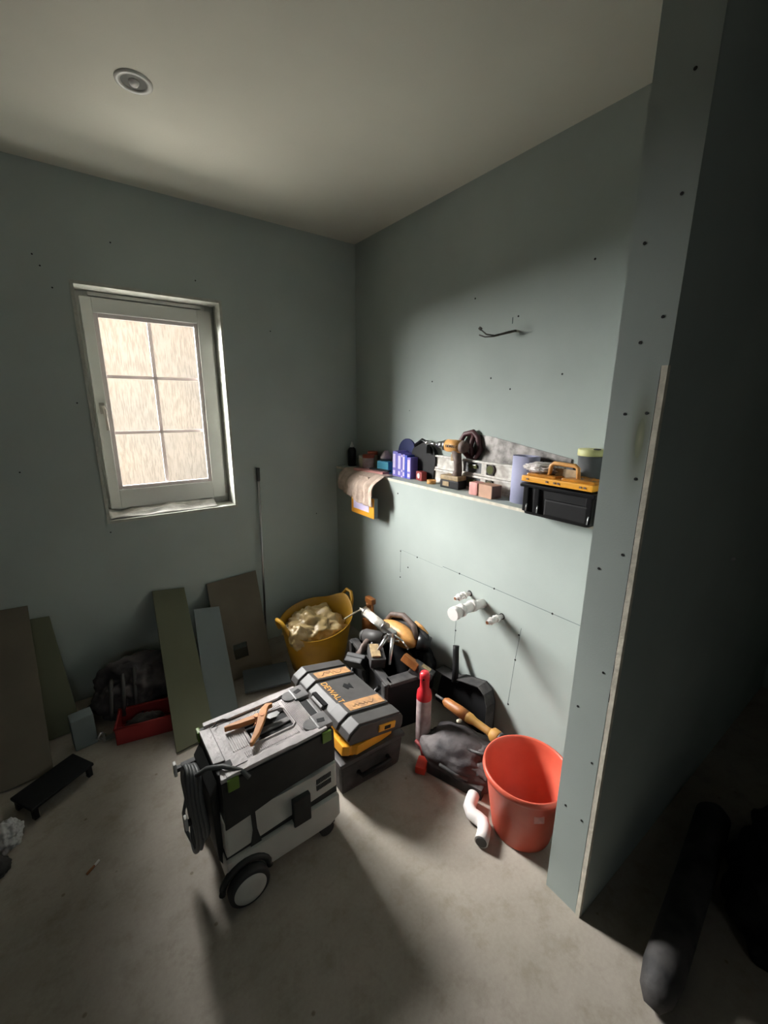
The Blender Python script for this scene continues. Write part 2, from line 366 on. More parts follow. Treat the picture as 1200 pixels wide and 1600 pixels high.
# raw gypsum edge of the facing board, slightly ragged
b = MB(); n = 60; pts = []; fc = []
for i in range(n+1):
    z = PZ*i/n; jx = 0.0012*noise.noise(Vector((z*40, 1, 0))); jy = 0.0016*noise.noise(Vector((z*23, 5, 0)))
    pts += [Vector((PX-0.001+jx, PY0+0.013+jy, z)), Vector((PX-0.0015+jx, PY0+0.0005+abs(jy)*0.3, z)), Vector((PX+0.009, PY0-0.0009, z))]
for i in range(n):
    for k in range(2): fc.append([3*i+k, 3*i+k+1, 3*i+3+k+1, 3*i+3+k])
b._add(pts, fc); struct(b.build('trim_2', 'board_edge'))
struct(span(MB(), (XL-0.1, YF, 0), (XL, WY+0.28, CZ)).build('wall_left', 'block'))
struct(span(MB(), (XR, YF, 0), (XR+0.1, WY+0.28, CZ)).build('wall_right_far', 'board'))
b = MB(); span(b, (-0.1, YF-0.1, 0), (XR, YF, CZ)); span(b, (XL, YF-0.1, 0), (-0.9, YF, CZ)); span(b, (-0.9, YF-0.1, 2.05), (-0.1, YF, CZ))
struct(b.build('wall_front', 'board'))
# landing beyond the doorway behind the camera
b = MB(); span(b, (XL-0.1, YF-1.1, 0), (XR, YF-1.0, CZ)); span(b, (XL-0.1, YF-1.0, 0), (XL, YF-0.1, CZ)); span(b, (0.9, YF-1.0, 0), (1.0, YF-0.1, CZ))
struct(b.build('wall_landing', 'block'))
# outside: rendered garden wall across from the window and the ground
mk('render_pink', (0.150, 0.112, 0.088), 0.9, col2=(0.098, 0.084, 0.073), scale=0.9, spec=0.1)
mk('render_pale', (0.20, 0.185, 0.16), 0.9, var=0.1, scale=1.5, spec=0.1)
b = MB(); b.m('render_pink'); span(b, (0.3, 5.0, -0.2), (5.0, 5.15, 2.5))
struct(b.build('wall_garden', 'render_pink'))
struct(span(MB(), (-6, WY+0.3, -0.3), (6, 8, -0.2)).build('floor_outside', 'block'))

# ------------------------------------------------------------------ window
def rect_frame(mb, x0, x1, z0, z1, t, y0, y1, bev=0.0):
    for a in (((x0, y0, z0), (x0+t, y1, z1)), ((x1-t, y0, z0), (x1, y1, z1)), ((x0+t, y0, z0), (x1-t, y1, z0+t)), ((x0+t, y0, z1-t), (x1-t, y1, z1))):
        span(mb, a[0], a[1], bev)
    return mb
win = struct(rect_frame(MB(), WX0+0.002, WX1-0.002, WZ0+0.002, WZ1-0.002, 0.05, WY+0.13, WY+0.21, 0.003).build('window_1', 'upvc'))
SY = WY+0.10
sx0, sx1, sz0, sz1 = 0.124, 0.708, 0.966, 1.982
bx0, bx1, bz0, bz1 = 0.1700, 0.636, 1.062, 1.915      # glazed opening of the sash
b = MB()
for a_, c_ in (((sx0, SY, sz0), (bx0, SY+0.07, sz1)), ((bx1, SY, sz0), (sx1, SY+0.07, sz1)), ((bx0, SY, sz0), (bx1, SY+0.07, bz0)), ((bx0, SY, bz1), (bx1, SY+0.07, sz1))):
    span(b, a_, c_, 0.004)
b.build('sash', 'upvc', win)
gx0, gx1, gz0, gz1 = 0.184, 0.626, 1.078, 1.903
b = MB(); b.m('bead'); rect_frame(b, bx0, bx1, bz0, bz1, 0.019, SY+0.010, SY+0.020, 0.003)
b.build('glazing_bead', 'bead', win)
b = MB()
cx = (gx0+gx1)/2
span(b, (cx-0.0085, SY+0.024, gz0), (cx+0.0085, SY+0.030, gz1))
for k in (1, 2):
    z = gz0+(gz1-gz0)*k/3; span(b, (gx0, SY+0.0245, z-0.0075), (gx1, SY+0.0295, z+0.0075))
b.build('glazing_bar', 'glazing_bar', win)
b = MB(); span(b, (bx0, SY+0.036, bz0), (bx1, SY+0.040, bz1)); b.build('pane', 'glass', win)
hd = MB(); hd.box((0, 0, 0), (0.022, 0.010, 0.055), bev=0.004); hd.cyl((0, -0.003, 0.008), (0, -0.032, 0.008), 0.008)
hd.tube([(0, -0.028, 0.010), (0.006, -0.034, -0.01), (0.009, -0.034, -0.05), (0.010, -0.033, -0.105)], [0.009, 0.009, 0.0075, 0.0075], n=8)
ho = hd.build('window_handle', 'satin', win, loc=(0.150, SY-0.004, 1.475))
b = MB(); span(b, (0.16, SY+0.006, 1.989), (0.66, SY+0.03, 2.006), 0.002); b.build('trickle_vent', 'upvc', win)
b = MB(); span(b, (sx1+0.001, SY+0.01, 1.0), (sx1+0.008, SY+0.03, 1.03)); span(b, (sx1-0.004, SY-0.003, 0.985), (sx1+0.008, SY+0.01, 0.998)); b.build('hinge', 'satin', win)
# raw board edge around the opening
b = MB()
for (a, c) in (((WX0-0.001, WY-0.004, WZ1-0.013), (WX1+0.001, WY+0.13, WZ1+0.0005)), ((WX1-0.013, WY-0.004, WZ0), (WX1+0.0005, WY+0.13, WZ1-0.013)),
               ((WX0-0.0005, WY-0.004, WZ0), (WX0+0.013, WY+0.13, WZ1-0.013)), ((WX0-0.001, WY-0.008, WZ0-0.001), (WX1+0.001, WY+0.13, WZ0+0.013))):
    span(b, a, c)
mk('reveal', (0.50, 0.52, 0.47), 0.85, col2=(0.40, 0.40, 0.35), scale=25, bump=0.3, bscale=60)
struct(b.build('trim_3', 'reveal'))
# crumpled protective film lying on the sill
b = MB(); pts = []; fc = []; nx, ny = 40, 8
for i in range(nx+1):
    for j in range(ny+1):
        x = 0.11+0.52*i/nx; y = WY+0.006+0.115*j/ny
        z = WZ0+0.016+0.028*j/ny+0.02*(noise.noise(Vector((x*9, y*30, 2)))+0.25)*(0.4+j/ny)
        pts.append(Vector((x, y, max(z, WZ0+0.0145))))
for i in range(nx):
    for j in range(ny): fc.append([i*(ny+1)+j, (i+1)*(ny+1)+j, (i+1)*(ny+1)+j+1, i*(ny+1)+j+1])
b._add(pts, fc, None, True); o = b.build('protective_film', 'plastic_film'); tag(o, 'crumpled pale protective film lying on the window sill', 'plastic film')
o.modifiers.new('s', 'SOLIDIFY').thickness = 0.001

# ------------------------------------------------------------------ ceiling downlight
t = thing('ceiling_downlight', 'round recessed ceiling spotlight, switched off, above the window side of the room', 'ceiling light', (0.309, 1.722, CZ))
b = MB(); b.lathe([(0.036, 0.0), (0.037, -0.004), (0.046, -0.0065), (0.052, -0.004), (0.053, 0.0)], n=40); b.build('bezel', 'upvc', t)
b = MB(); b.lathe([(0.0001, -0.0005), (0.036, -0.001)], n=32); b.build('lens', 'lamp_glass', t)
b = MB(); b.lathe([(0.0001, -0.012), (0.010, -0.011), (0.014, -0.005), (0.015, -0.001)], n=24); b.build('lamp_bulb', 'white', t)

# ------------------------------------------------------------------ pipework on the boxed wall
t = thing('waste_pipe', 'white plastic basin waste pipe with elbow and round cap sticking out of the wall', 'pipe', (HX, 1.14, 0.63))
b = MB(); b.tube([(0.0, 0.012, 0.0), (-0.05, 0.008, 0.008), (-0.09, 0.002, 0.016)], 0.021, n=20); b.build('pipe_stub', 'white_pipe', t)
b = MB(); b.cyl((-0.07, 0.006, 0.012), (-0.098, 0.002, 0.018), 0.026, n=24); b.cyl((-0.085, 0.004, 0.016), (-0.175, -0.002, 0.018), 0.0215, n=24); b.build('elbow', 'white_pipe', t)
b = MB(); b.cyl((-0.150, 0.0, 0.018), (-0.172, -0.002, 0.018), 0.028, n=24); b.cyl((-0.172, -0.002, 0.018), (-0.186, -0.003, 0.018), 0.024, n=24)
b.cyl((-0.186, -0.003, 0.018), (-0.214, -0.005, 0.018), 0.029, n=14); b.build('cap', 'white_pipe', t)
for yy, zz, lab in ((1.235, 0.648, 'short copper water pipe with brass valve behind the white waste pipe'), (1.045, 0.612, 'short copper water pipe with brass valve in front of the white waste pipe')):
    t = thing('water_pipe', lab, 'pipe', (HX, yy, zz))
    b = MB(); b.cyl((0.002, 0, 0), (-0.098, 0, 0), 0.0095, n=14); b.build('pipe', 'white_pipe', t)
    b = MB(); b.cyl((-0.0975, 0, 0), (-0.0985, 0, 0), 0.0075, n=14); b.build('open_end', 'copper', t)
    b = MB(); b.cyl((-0.030, 0, 0), (-0.042, 0, 0), 0.0165, n=6); b.cyl((-0.042, 0, 0), (-0.068, 0, 0), 0.0135, n=14); b.cyl((-0.068, 0, 0), (-0.080, 0, 0), 0.0165, n=6)
    b.cyl((-0.055, 0, -0.015), (-0.055, 0, 0.018), 0.007, n=8); b.build('valve', 'white_pipe', t)
    b = MB(); b.cyl((0.001, 0, 0), (-0.0015, 0, 0), 0.014, n=18); b.build('wall_hole', 'dot', t)
# bare wires on the upper wall
b = MB(); b.tube([(UX, 1.216, 1.807), (UX-0.03, 1.225, 1.80), (UX-0.075, 1.262, 1.785), (UX-0.10, 1.285, 1.79), (UX-0.115, 1.305, 1.81)], 0.0028, n=8)
b.tube([(UX, 1.218, 1.803), (UX-0.03, 1.228, 1.795), (UX-0.075, 1.266, 1.782), (UX-0.09, 1.30, 1.782), (UX-0.10, 1.325, 1.792)], 0.0028, n=8)
b.tube([(UX, 1.214, 1.805), (UX-0.03, 1.222, 1.797), (UX-0.06, 1.246, 1.789)], 0.0045, n=8)
t = tag(b.build('electric_cable', 'wire'), 'dark bare electric cable ends sticking out of the wall above the ledge', 'cable')
b = MB(); b.box((UX-0.117, 1.305, 1.813), (0.012, 0.012, 0.012), rot=(0.4, 0.5, 0), bev=0.003); b.build('terminal_block', 'wire', t)
b = MB(); b.blob((0, 0, 0), (0.014, 0.006, 0.006), amp=0.2, flat=False, sub=3); o = b.build('wall_plug', 'dust_white', loc=(1.80, PY0-0.005, 0.987)); tag(o, 'small pale plug stuck in the dark partition face', 'wall plug')

# ------------------------------------------------------------------ dust extractor
vac = thing('dust_extractor', 'grey and black wheeled dust extractor with green latches and a flat ribbed lid', 'vacuum cleaner', (0.392, 1.203, 0), math.radians(0.5))
VL, VW = 0.185, 0.135      # half sizes
# tub
b = MB(); b.prism([(-0.195, 0.085), (-0.185, 0.060), (0.16, 0.060), (0.20, 0.085), (0.198, 0.172), (-0.192, 0.160)], -0.146, 0.146, XZ, bev=0.008)
b.build('tank', 'vac_grey', vac)
b = MB(); b.prism([(-0.188, 0.168), (0.195, 0.200), (0.195, 0.300), (0.11, 0.292), (0.0, 0.293), (-0.10, 0.297), (-0.188, 0.300)], -0.134, 0.134, XZ, bev=0.008)
b.build('motor_housing', 'vac_grey', vac)
b = MB(); b.prism([(-0.189, 0.158), (0.196, 0.172), (0.196, 0.203), (-0.189, 0.17)], -0.130, 0.130, XZ)
b.build('seam_band', 'vac_dark', vac)
b = MB(); b.prism([(-0.184, 0.272), (-0.10, 0.285), (0.0, 0.305), (0.1, 0.312), (0.19, 0.312), (0.188, 0.438), (-0.182, 0.438)], -0.1365, 0.1365, XZ, bev=0.006)
b.build('top_shell', 'vac_dark', vac)
# side details, near long side is -Y
b = MB(); b.box((0.055, -0.142, 0.200), (0.062, 0.020, 0.105), bev=0.005); b.build('side_clamp', 'vac_dark', vac)
b = MB(); b.prism([(-0.118, 0.150), (-0.080, 0.158), (-0.092, 0.22), (-0.094, 0.29), (-0.108, 0.29), (-0.106, 0.22)], 0.130, 0.1362, XZ); b.build('recess', 'vac_dark', vac)
b = MB()
for r_ in range(2):
    for k in range(11):
        b.box((0.118+k*0.0052, -0.1349, 0.262-r_*0.026+k*0.0004), (0.0026, 0.003, 0.019))
b.build('vent_grille', 'black', vac)
# cord-side bulge
b = MB(); b.prism([(-0.188, 0.10), (-0.205, 0.14), (-0.208, 0.38), (-0.185, 0.42)], -0.10, 0.10, XZ, bev=0.006); b.build('end_cover', 'vac_dark', vac)
# top plate
TZ = 0.438
lid = MB(); lid.m('vac_lid'); 
hole = (-0.055, 0.085, -0.045, 0.050)
for a, c in (((-0.160, -0.128), (hole[0], 0.128)), ((hole[1], -0.128), (0.150, 0.128)), ((hole[0], -0.128), (hole[1], hole[2])), ((hole[0], hole[3]), (hole[1], 0.128))):
    span(lid, (a[0], a[1], TZ), (c[0], c[1], TZ+0.010))
lid_o = lid.build('lid', 'vac_lid', vac)
b = MB()
for k in range(11):
    x = 0.096+k*0.0048
    span(b, (x, -0.085, TZ+0.009), (x+0.0024, 0.085, TZ+0.0145))
for k in range(8):
    x = -0.118+k*0.0065; span(b, (x, -0.045, TZ+0.009), (x+0.0024, 0.035, TZ+0.0130))
for k in range(34):
    x = -0.09+k*0.0054
    if x > 0.088: break
    span(b, (x, -0.088, TZ+0.009), (x+0.0024, -0.066, TZ+0.0135)); span(b, (x, 0.066, TZ+0.009), (x+0.0024, 0.090, TZ+0.0135))
b.build('lid_rib', 'vac_lid', lid_o)['kind'] = 'stuff'
b = MB(); b.m('vac_lid')
# raised perimeter rails with jogs
for s in (-1, 1):
    b.prism([(-0.165, s*0.115), (-0.10, s*0.115), (-0.09, s*0.104), (0.09, s*0.104), (0.11, s*0.112), (0.165, s*0.112), (0.165, s*0.132), (0.05, s*0.136), (0.03, s*0.130), (-0.165, s*0.134)][::s], TZ+0.008, TZ+0.018, None, bev=0.002)
b.prism([(-0.183, -0.06), (-0.150, -0.066), (-0.150, 0.098), (-0.183, 0.104)], TZ, TZ+0.016, None, bev=0.002)
b.prism([(-0.182, -0.132), (-0.150, -0.132), (-0.150, -0.092), (-0.175, -0.092)], TZ, TZ+0.014, None, bev=0.002)
b.build('lid_rim', 'vac_lid', lid_o)
b = MB(); b.m('vac_lid_dark')
for s in (-1, 1):
    b.box((0.165, s*0.088, TZ+0.012), (0.055, 0.070, 0.018), bev=0.006); b.cyl((0.128, s*0.088, TZ+0.006), (0.128, s*0.088, TZ+0.019), 0.026, n=24)
b.box((0.183, 0, TZ+0.004), (0.014, 0.09, 0.012), bev=0.003)
b.m('black')
for s in (-1, 1): b.box((0.162, s*0.092, TZ+0.0205), (0.026, 0.018, 0.003), rot=(0, 0, 0.3*s), bev=0.001)
b.box((0.158, 0.0, TZ+0.0085), (0.034, 0.085, 0.004))
b.build('lid_corner', 'vac_lid_dark', lid_o)
b = MB()
for s in (-1, 1):
    b.box((-0.07, s*0.102, TZ+0.0105), (0.15, 0.0022, 0.0016)); b.box((0.06, s*0.100, TZ+0.0105), (0.12, 0.0022, 0.0016), rot=(0, 0, 0.05*s))
b.tube([(-0.125, 0.112, TZ+0.0185), (-0.128, 0.10, TZ+0.0185), (-0.14, 0.093, TZ+0.0185)], 0.0015, n=6)
b.box((-0.149, 0.02, TZ+0.0105), (0.0018, 0.17, 0.0016)); b.box((-0.150, -0.078, TZ+0.0108), (0.03, 0.024, 0.0016))
b.build('lid_groove', 'black', lid_o)
# handle well
b = MB(); b.m('black'); span(b, (hole[0]-0.004, hole[2]-0.004, TZ+0.0004), (hole[1]+0.004, hole[3]+0.004, TZ+0.0012))
b.m('vac_lid'); rect = [(hole[0]-0.010, hole[2]-0.010), (hole[1]+0.012, hole[2]-0.010), (hole[1]+0.012, hole[3]+0.010), (hole[0]-0.010, hole[3]+0.010)]
b.tube([(x, y, TZ+0.011) for x, y in ((hole[0], hole[2]-0.008), (hole[1]-0.006, hole[2]-0.008), (hole[1]+0.006, hole[2]+0.004), (hole[1]+0.006, hole[3]-0.004), (hole[1]-0.006, hole[3]+0.008), (hole[0], hole[3]+0.008), (hole[0]-0.008, hole[3]), (hole[0]-0.008, hole[2]))], 0.004, n=8, closed=True)
b.build('handle_well', 'black', lid_o)
b = MB(); b.box((0.02, -0.004, TZ+0.004), (0.136, 0.022, 0.007), bev=0.003); b.build('carry_handle', 'vac_lid_dark', lid_o)
for px, py, k in ((-0.150, -0.139, 'green'), (0.158, -0.139, 'green'), (0.02, 0.139, 'green')):
    b = MB(); b.box((px, py, 0.428), (0.034, 0.009, 0.040), bev=0.004); b.build('latch', k, vac)
b = MB(); b.box((-0.182, 0.122, 0.425), (0.012, 0.030, 0.040), bev=0.004); b.build('latch', 'green', vac)
# wheels
def wheel(x, y, s):
    b = MB(); mx = T(x, y, 0.064) @ RX(PI/2)
    b.lathe([(0.03, -0.016), (0.056, -0.017), (0.063, -0.012), (0.064, 0), (0.063, 0.012), (0.056, 0.017), (0.03, 0.016)], n=40, mx=mx); w_ = b.build('wheel', 'tire', vac)
    b = MB(); b.lathe([(0.0001, s*0.020), (0.03, s*0.0195), (0.050, s*0.017), (0.053, s*0.010)], n=40, mx=mx); b.build('hubcap', 'vac_grey', w_)
wheel(-0.140, -0.166, 1); wheel(-0.140, 0.160, -1)
b = MB(); b.tube([(-0.140+0.075*math.cos(a), -0.148, 0.064+0.075*math.sin(a)) for a in [PI*k/12 for k in range(13)]], 0.010, n=8); b.build('wheel_arch', 'vac_dark', vac)
for s in (-1, 1):
    b = MB(); b.cyl((0.155, s*0.115-0.013, 0.027), (0.155, s*0.115+0.013, 0.027), 0.027, n=24); b.box((0.16, s*0.115, 0.055), (0.05, 0.035, 0.02), bev=0.005); b.build('caster', 'tire', vac)
# wound mains cord on the end face
b = MB()
for k, off in enumerate((0.0, 0.016, 0.032, 0.045)):
    x = -0.222-off*0.6; y0 = -0.065+0.008*k; y1 = 0.075-0.006*k; z0 = 0.175-0.02*k; z1 = 0.400+0.006*k
    cy = (y0+y1)/2; cz = (z0+z1)/2
    b.tube([(x-0.004*math.sin(3*a), cy+(y1-y0)/2*math.copysign(abs(math.cos(a))**0.7, math.cos(a)), cz+(z1-z0)/2*math.copysign(abs(math.sin(a))**0.85, math.sin(a))) for a in [2*PI*j/40 for j in range(40)]], 0.0075, n=10, closed=True)
b.tube([(-0.225, -0.02, 0.405), (-0.200, -0.055, 0.445), (-0.165, -0.095, 0.464), (-0.12, -0.130, 0.450), (-0.105, -0.146, 0.43)], 0.007, n=10)
b.tube([(-0.245, 0.05, 0.30), (-0.262, 0.075, 0.2), (-0.262, 0.07, 0.13), (-0.250, 0.03, 0.10), (-0.238, -0.03, 0.14), (-0.230, -0.05, 0.2)], 0.0055, n=8)
b.build('power_cord', 'cord', vac)
for y, z in ((0.085, 0.365), (-0.005, 0.235)):
    b = MB(); b.m('vac_dark'); b.box((-0.225, y, z), (0.05, 0.020, 0.022), bev=0.004); b.m('white'); b.box((-0.268, y, z+0.004), (0.010, 0.020, 0.046), bev=0.004); b.m('vac_dark'); b.box((-0.25, y, z), (0.03, 0.014, 0.014)); b.build('cord_hook', 'white', vac)

# pipe cutter lying open on the lid
pc = thing('pipe_cutter', 'orange handled plastic pipe cutter lying open on the dust extractor lid', 'pipe cutter', (0.388, 1.212, TZ+0.026), math.radians(0))
def flat_handle(pts, wds, z0, z1):
    b = MB(); L = [Vector((p[0], p[1], 0)) for p in pts]; lo = []; hi = []
    for i, p in enumerate(L):
        a = L[max(0, i-1)]; c = L[min(len(L)-1, i+1)]; d = (c-a).normalized(); n_ = Vector((-d.y, d.x, 0))*wds[i]
        lo.append((p.x+n_.x, p.y+n_.y)); hi.append((p.x-n_.x, p.y-n_.y))
    b.prism(lo+hi[::-1], z0, z1, None, bev=0.003); return b
flat_handle([(-0.112, 0.042), (-0.07, 0.038), (-0.03, 0.034), (0.0, 0.030), (0.02, 0.024)], [0.004, 0.008, 0.009, 0.010, 0.009], -0.010, 0.008).build('handle', 'orange_tool', pc)
flat_handle([(-0.065, -0.078), (-0.035, -0.045), (-0.012, -0.012), (0.008, 0.020), (0.022, 0.048), (0.040, 0.062), (0.058, 0.056)], [0.004, 0.009, 0.010, 0.013, 0.010, 0.007, 0.004], -0.004, 0.012).build('hooked_handle', 'orange_tool', pc)
b = MB(); b.prism([(0.016, 0.012), (0.034, 0.022), (0.060, 0.018), (0.066, 0.006), (0.050, -0.006), (0.026, -0.004)], 0.001, 0.004, None, bev=0.0008); b.build('blade', 'steel', pc)
b = MB(); b.cyl((0.008, 0.020, -0.006), (0.008, 0.020, 0.0145), 0.006, n=12); b.cyl((-0.008, 0.03, -0.006), (-0.008, 0.03, 0.012), 0.009, n=12)
b.tube([(-0.012, 0.02, 0.004), (-0.022, 0.002, 0.004), (-0.030, -0.004, 0.004)], 0.002, n=6); b.build('pivot', 'copper', pc)

# ------------------------------------------------------------------ stacked tool cases beside the extractor
SC = (0.795, 1.385)
lowc = thing('tool_case', 'black tool case on the floor under the orange parts tray and the grey case', 'tool case', (0.815, 1.385, 0), math.radians(-1))
b = MB(); b.box((0, 0, 0.075), (0.30, 0.44, 0.15), bev=0.018, taper=0.94); b.build('body', 'dusty_black', lowc)
for y in (-0.12, 0.12): MB().box((0.152, y, 0.10), (0.012, 0.07, 0.07), bev=0.005).build('latch', 'black', lowc)
b = MB(); b.tube([(-0.07, -0.218, 0.085), (-0.07, -0.245, 0.09), (0.07, -0.245, 0.09), (0.07, -0.218, 0.085)], 0.009, n=10); b.build('handle', 'black', lowc)
b = MB(); b.box((0, 0, 0.154), (0.31, 0.45, 0.018), bev=0.006); b.build('lid', 'case_grey', lowc)
tray = thing('parts_tray', 'orange parts tray sandwiched between the grey case and the black case', 'tray', (0.790, 1.385, 0.172), (0, math.radians(9), math.radians(1)))
b = MB(); b.prism([(-0.125, -0.205), (-0.10, -0.218), (-0.085, -0.212), (-0.07, -0.228), (0.125, -0.20), (0.125, 0.22), (-0.125, 0.22)], 0, 0.040, None, bev=0.006); b.build('tray_body', 'orange', tray)
tc = thing('tool_case', 'grey moulded tool case with tan panels and orange lettering, topmost of the stack', 'tool case', (SC[0]+0.018, SC[1]+0.012, 0.216), (0, math.radians(12), math.radians(2)))
b = MB()
prof = [(-0.128, 0.0), (-0.138, 0.018), (-0.130, 0.040), (-0.095, 0.068), (0.118, 0.068), (0.130, 0.055), (0.135, 0.018), (0.128, 0.0)]
b.prism(prof, -0.238, 0.238, XZ, bev=0.004); b.build('lid', 'case_grey', tc)
b = MB()
for (y0, y1) in ((-0.232, -0.175), (-0.155, -0.080), (0.105, 0.170), (0.185, 0.236)):
    prof2 = [(-0.131, 0.010), (-0.144, 0.020), (-0.136, 0.046), (-0.098, 0.078), (0.112, 0.076), (0.118, 0.06), (0.118, 0.04)]
    b = MB(); b.prism(prof2, -y1, -y0, XZ, bev=0.004); b.build('lid_rib', 'case_grey', tc)
for (y0, y1) in ((-0.148, -0.092), (0.112, 0.160)):
    b = MB(); span(b, (-0.080, y0, 0.0765), (0.100, y1, 0.0792), 0.001); pn = b.build('tan_panel', 'case_tan', tc); yc = (y0+y1)/2
    pts = [(-0.055+k*0.009, yc+random.uniform(-.015, .015), 0.0795) for k in range(14)]
    b = MB(); b.tube(pts, 0.0011, n=5); b.build('scribbled_marking', 'ink', pn)
b = MB(); b.text('DEWALT', 0.041, T(-0.070, 0.0065, 0.0690) @ RZ(-PI/2), xs=1.0); b.build('lettering', 'logo', tc)
b = MB(); b.m('black'); b.prism([(0.0, 0.03), (0.02, 0.05), (0.03, 0.035), (0.045, 0.045), (0.04, 0.0), (0.025, 0.012), (0.012, 0.0), (0.005, 0.015)], 0.0682, 0.0696)
b.build('emblem', 'black', tc)
b = MB(); span(b, (-0.1345, -0.040, 0.012), (-0.100, 0.062, 0.052)); b.build('latch_recess', 'black', tc)
b = MB(); b.box((-0.128, 0.012, 0.030), (0.016, 0.085, 0.030), rot=(0, -0.7, 0), bev=0.004); b.build('latch', 'case_grey', tc)
b = MB(); b.m('orange'); b.box((0.045, -0.2385, 0.034), (0.085, 0.012, 0.028), bev=0.003); b.m('black'); b.box((0.045, -0.2455, 0.034), (0.03, 0.003, 0.014)); b.build('end_clip', 'orange', tc)

# ------------------------------------------------------------------ open black tote with power tools in it
tote = thing('tool_tote', 'deep black plastic tote box heaped with power tools', 'tool box', (1.165, 1.535, 0), math.radians(-10))
b = MB(); TW, TD, TH = 0.115, 0.215, 0.25
b.prism([(-TW, -TD), (TW, -TD), (TW, TD), (-TW, TD)], 0, 0.012, None, bev=0.003)
for a, c in (((-TW, -TD), (-TW+0.012, TD)), ((TW-0.012, -TD), (TW, TD)), ((-TW, -TD), (TW, -TD+0.012)), ((-TW, TD-0.012), (TW, TD))):
    span(b, (a[0], a[1], 0), (c[0], c[1], TH), 0.004)
b.build('body', 'black', tote)
b = MB()
for y in (-0.20, 0.02, 0.20): b.box((-TW-0.008, y, 0.13), (0.022, 0.035, 0.26), bev=0.008)
b.box((-TW+0.01, 0, TH+0.004), (0.04, 0.44, 0.020), bev=0.008); b.box((0.0, -TD+0.02, TH+0.004), (0.22, 0.06, 0.020), bev=0.008)
b.build('rim', 'dusty_black', tote)
b = MB(); b.tube([(-TW-0.012, -0.15, 0.21), (-TW-0.05, -0.13, 0.15), (-TW-0.06, 0.0, 0.12), (-TW-0.05, 0.10, 0.15), (-TW-0.012, 0.13, 0.21)], 0.011, n=10); b.build('strap_handle', 'black_gloss', tote)
for y, z in ((-0.13, 0.10), (0.15, 0.10)): MB().box((-TW-0.022, y, z), (0.008, 0.045, 0.014), rot=(0.2, 0, 0), bev=0.003).build('clasp', 'steel', tote)
# cordless tool, black body with battery, left side of the tote
def cordless_tool(name, label, cat, loc, rot, bodycol='dewalt_dust'):
    t = thing(name, label, cat, loc, rot)
    b = MB(); b.cyl((-0.07, 0, 0), (0.05, 0, 0), 0.034, 0.036, n=24); b.cyl((0.05, 0, 0), (0.075, 0, 0), 0.036, 0.026, n=24); b.build('motor_body', bodycol, t)
    b = MB(); b.cyl((-0.125, 0, 0), (-0.07, 0, 0), 0.016, 0.026, n=20); b.cyl((-0.16, 0, 0), (-0.125, 0, 0), 0.006, n=10); b.build('chuck', 'steel', t)
    b = MB(); b.tube([(0.015, 0, -0.02), (0.028, 0, -0.07), (0.035, 0, -0.12)], [0.022, 0.019, 0.021], n=14); b.build('grip', 'grip_brown', t)
    b = MB(); b.box((0.022, 0, -0.135), (0.115, 0.07, 0.022), bev=0.006); b.box((0.026, 0, -0.158), (0.105, 0.066, 0.030), bev=0.007); b.build('battery', 'black', t)
    b = MB(); b.box((-0.012, 0, -0.045), (0.012, 0.014, 0.030), bev=0.004); b.build('trigger', 'black_gloss', t)
    return t
cordless_tool('cordless_driver', 'dusty black cordless tool at the left end of the tool tote', 'power tool', (1.135, 1.63, 0.325), (math.radians(60), math.radians(10), math.radians(110)), 'case_grey')
t = thing('battery_pack', 'bulky ribbed battery pack lying on the tote rim', 'battery', (1.075, 1.52, 0.295), (0.15, 0.1, math.radians(-25)))
b = MB(); b.box((0, 0, 0), (0.075, 0.12, 0.055), bev=0.010); b.build('pack_body', 'dusty_black', t)
b = MB(); b.box((-0.01, 0, 0.031), (0.045, 0.09, 0.012), bev=0.004); b.build('contact_rail', 'dewalt_dust', t)
# yellow and black circular power tool at the back
st = thing('power_saw', 'yellow and black power saw lying on top of the tool tote by the wall', 'power tool', (1.262, 1.56, 0.30), (0, 0.1, math.radians(4)))
b = MB(); b.m('tool_yellow'); b.blob((-0.01, 0.015, 0.03), (0.055, 0.135, 0.058), amp=0.06, fr=1.2, flat=False); b.build('housing', 'tool_yellow', st)
b = MB(); b.blob((0.045, 0.0, 0.045), (0.034, 0.165, 0.058), amp=0.10, fr=1.5, seed=4, flat=False); b.build('motor_shell', 'black', st)
b = MB(); b.tube([(0.0, 0.13, 0.05), (0.012, 0.10, 0.10), (0.022, 0.02, 0.122), (0.02, -0.06, 0.100), (0.005, -0.11, 0.05)], [0.014, 0.015, 0.016, 0.016, 0.014], n=12); b.build('top_handle', 'grip_brown', st)
b = MB(); b.cyl((0.02, -0.10, 0.03), (0.06, -0.15, 0.02), 0.050, 0.040, n=24); b.build('rear_cap', 'black_gloss', st)
b = MB(); b.tube([(0.04, -0.05, 0.108), (0.05, -0.09, 0.095), (0.055, -0.13, 0.07)], 0.010, n=8); b.build('accent', 'tool_yellow', st)
t = thing('wood_block', 'brown wooden block wedged at the near end of the tool tote', 'wood block', (1.175, 1.375, 0.300), (0.5, 0.45, math.radians(40)))
b = MB(); b.box((0, 0, 0), (0.075, 0.085, 0.035), bev=0.004); b.build('block', 'brown_tool', t)
t = thing('battery_pack', 'dark battery pack hanging over the near right corner of the tote', 'battery', (1.205, 1.325, 0.262), (0.4, 0.35, math.radians(35)))
b = MB(); b.box((0, 0, 0), (0.085, 0.11, 0.055), bev=0.008); b.build('pack_body', 'dusty_black', t)
b = MB(); b.box((-0.005, -0.01, 0.029), (0.045, 0.045, 0.004), bev=0.001); b.build('label_plate', 'dewalt_dust', t)
